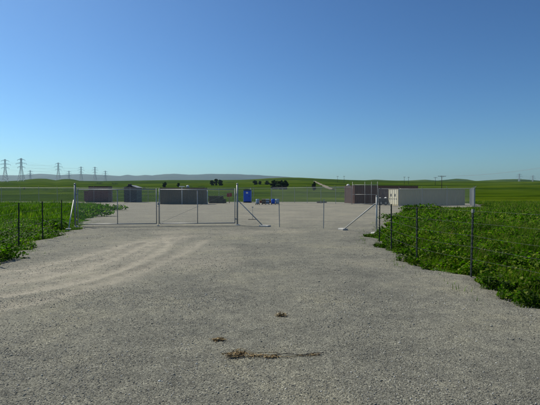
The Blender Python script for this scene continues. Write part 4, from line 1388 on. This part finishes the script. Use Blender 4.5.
# ------------------------------------------------------------------ dry stalks on the gravel
def dry_debris(px, py, clumps, twigs, label, seed):
    """clumps: (dx, dy, length, width, height, flakes, stalks) in metres; twigs: polylines (dx, dy, z) with a radius"""
    x, y = gp(px, py)
    rng = random.Random(seed)
    root = empty('dry_weed', (x, y, float(gravel_z(np.array([x]), np.array([y]))[0]) + .006), 0, label, 'plant debris', 'dry plant debris on the gravel')
    for (dx, dy, L, Wd, h, nf, ns) in clumps:
        st = MB()
        for k in range(ns):
            a = rng.gauss(0, .5); ln = L * rng.uniform(.5, 1.0); r0 = rng.uniform(.0015, .004)
            p = Vector((dx - math.cos(a) * ln / 2 + rng.gauss(0, L * .06), dy + rng.gauss(0, Wd * .35), rng.uniform(.003, h * .6)))
            for i in range(5):
                a += rng.gauss(0, .3)
                q_ = p + Vector((math.cos(a), math.sin(a) * .6, 0)) * ln / 5
                q_.z = max(.003, p.z + rng.gauss(0, h * .2))
                st.tube(p, q_, r0, r0 * .85, 5); p = q_; r0 *= .85
        st.build('stalk', M['straw'], root)
        fl = MB()
        for k in range(nf):
            c = Vector((dx + rng.gauss(0, L * .26), dy + rng.gauss(0, Wd * .32), abs(rng.gauss(.004, h * .4)) + .003))
            d_ = Vector((rng.gauss(0, 1), rng.gauss(0, .7), rng.gauss(0, .3))).normalized() * rng.uniform(.008, .030)
            e = d_.cross(Vector((rng.gauss(0, .5), rng.gauss(0, .5), 1 + rng.gauss(0, .6)))).normalized() * rng.uniform(.003, .010)
            fl.add([c - d_, c + e, c + d_, c - e], [(0, 1, 2, 3)])
        fl.build('leaf_litter', M['straw'], root)
    for pts, r in twigs:
        w = MB(); P = []
        for a, b in zip(pts[:-1], pts[1:]):
            for t in range(4): P.append(Vector(a).lerp(Vector(b), t / 4) + Vector((rng.gauss(0, .004), rng.gauss(0, .006), abs(rng.gauss(0, .003)))))
        P.append(Vector(pts[-1]))
        w.path(P, r, 5)
        for p in P[1:-1]:
            if rng.random() < .5: w.tube(p, p + Vector((rng.uniform(.01, .07), rng.gauss(0, .03), rng.uniform(0, .02))), r * .6, r * .3, 4)
        w.build('twig', M['bark'] if r > .0032 else M['straw'], root)
    return root
dry_debris(276, 357.5, [(-.42, .0, .18, .10, .042, 130, 8), (-.36, .07, .12, .05, .03, 40, 3), (-.21, .005, .22, .05, .014, 60, 6), (-.05, -.03, .16, .045, .014, 45, 4), (.38, .02, .12, .03, .02, 26, 3)],
           [([(-.05, -.01, .01), (.10, .03, .014), (.25, .0, .01), (.40, .035, .016), (.49, .06, .012)], .0036),
            ([(.02, -.03, .008), (.14, -.05, .012), (.24, -.01, .01), (.36, -.04, .012)], .0026),
            ([(-.30, .02, .02), (-.12, .05, .02), (.04, .03, .014)], .0030),
            ([(-.46, .06, .03), (-.36, .11, .04), (-.27, .06, .02)], .0026)],
           'long dry brown weed stalk lying across the near gravel', 3)
dry_debris(219.5, 341.5, [(0, 0, .14, .05, .028, 70, 6), (-.06, .02, .10, .04, .012, 22, 3)], [([(-.09, .02, .006), (0, .03, .02), (.07, -.02, .008)], .0026)], 'small pale tuft of dry weed left of the long stalk', 5)
dry_debris(281, 317.5, [(0, 0, .11, .05, .05, 110, 6)], [([(-.06, -.05, .006), (-.075, .0, .01), (-.03, .03, .03)], .0024), ([(.06, -.05, .006), (.08, .0, .01), (.04, .03, .03)], .0024)], 'small dark tuft of dry weed beyond the long stalk', 8)

# ------------------------------------------------------------------ haze: the air itself
hz = MB().box(-10500, 10500, -10500, 10500, -8, 420).mesh('haze')
hm = bpy.data.materials.new('haze'); hm.use_nodes = True
nt = hm.node_tree
for n in list(nt.nodes): nt.nodes.remove(n)
ho = nt.nodes.new('ShaderNodeOutputMaterial'); pv = nt.nodes.new('ShaderNodeVolumePrincipled')
pv.inputs['Color'].default_value = (.60, .84, 1.0, 1)
pv.inputs['Density'].default_value = 0.00006
pv.inputs['Anisotropy'].default_value = 0.6
nt.links.new(pv.outputs[0], ho.inputs['Volume'])
hz.materials.append(hm)
o = link(bpy.data.objects.new('haze', hz)); o['kind'] = 'stuff'
tag(o, 'thin pale blue haze over the far hills', 'haze', kind='stuff')
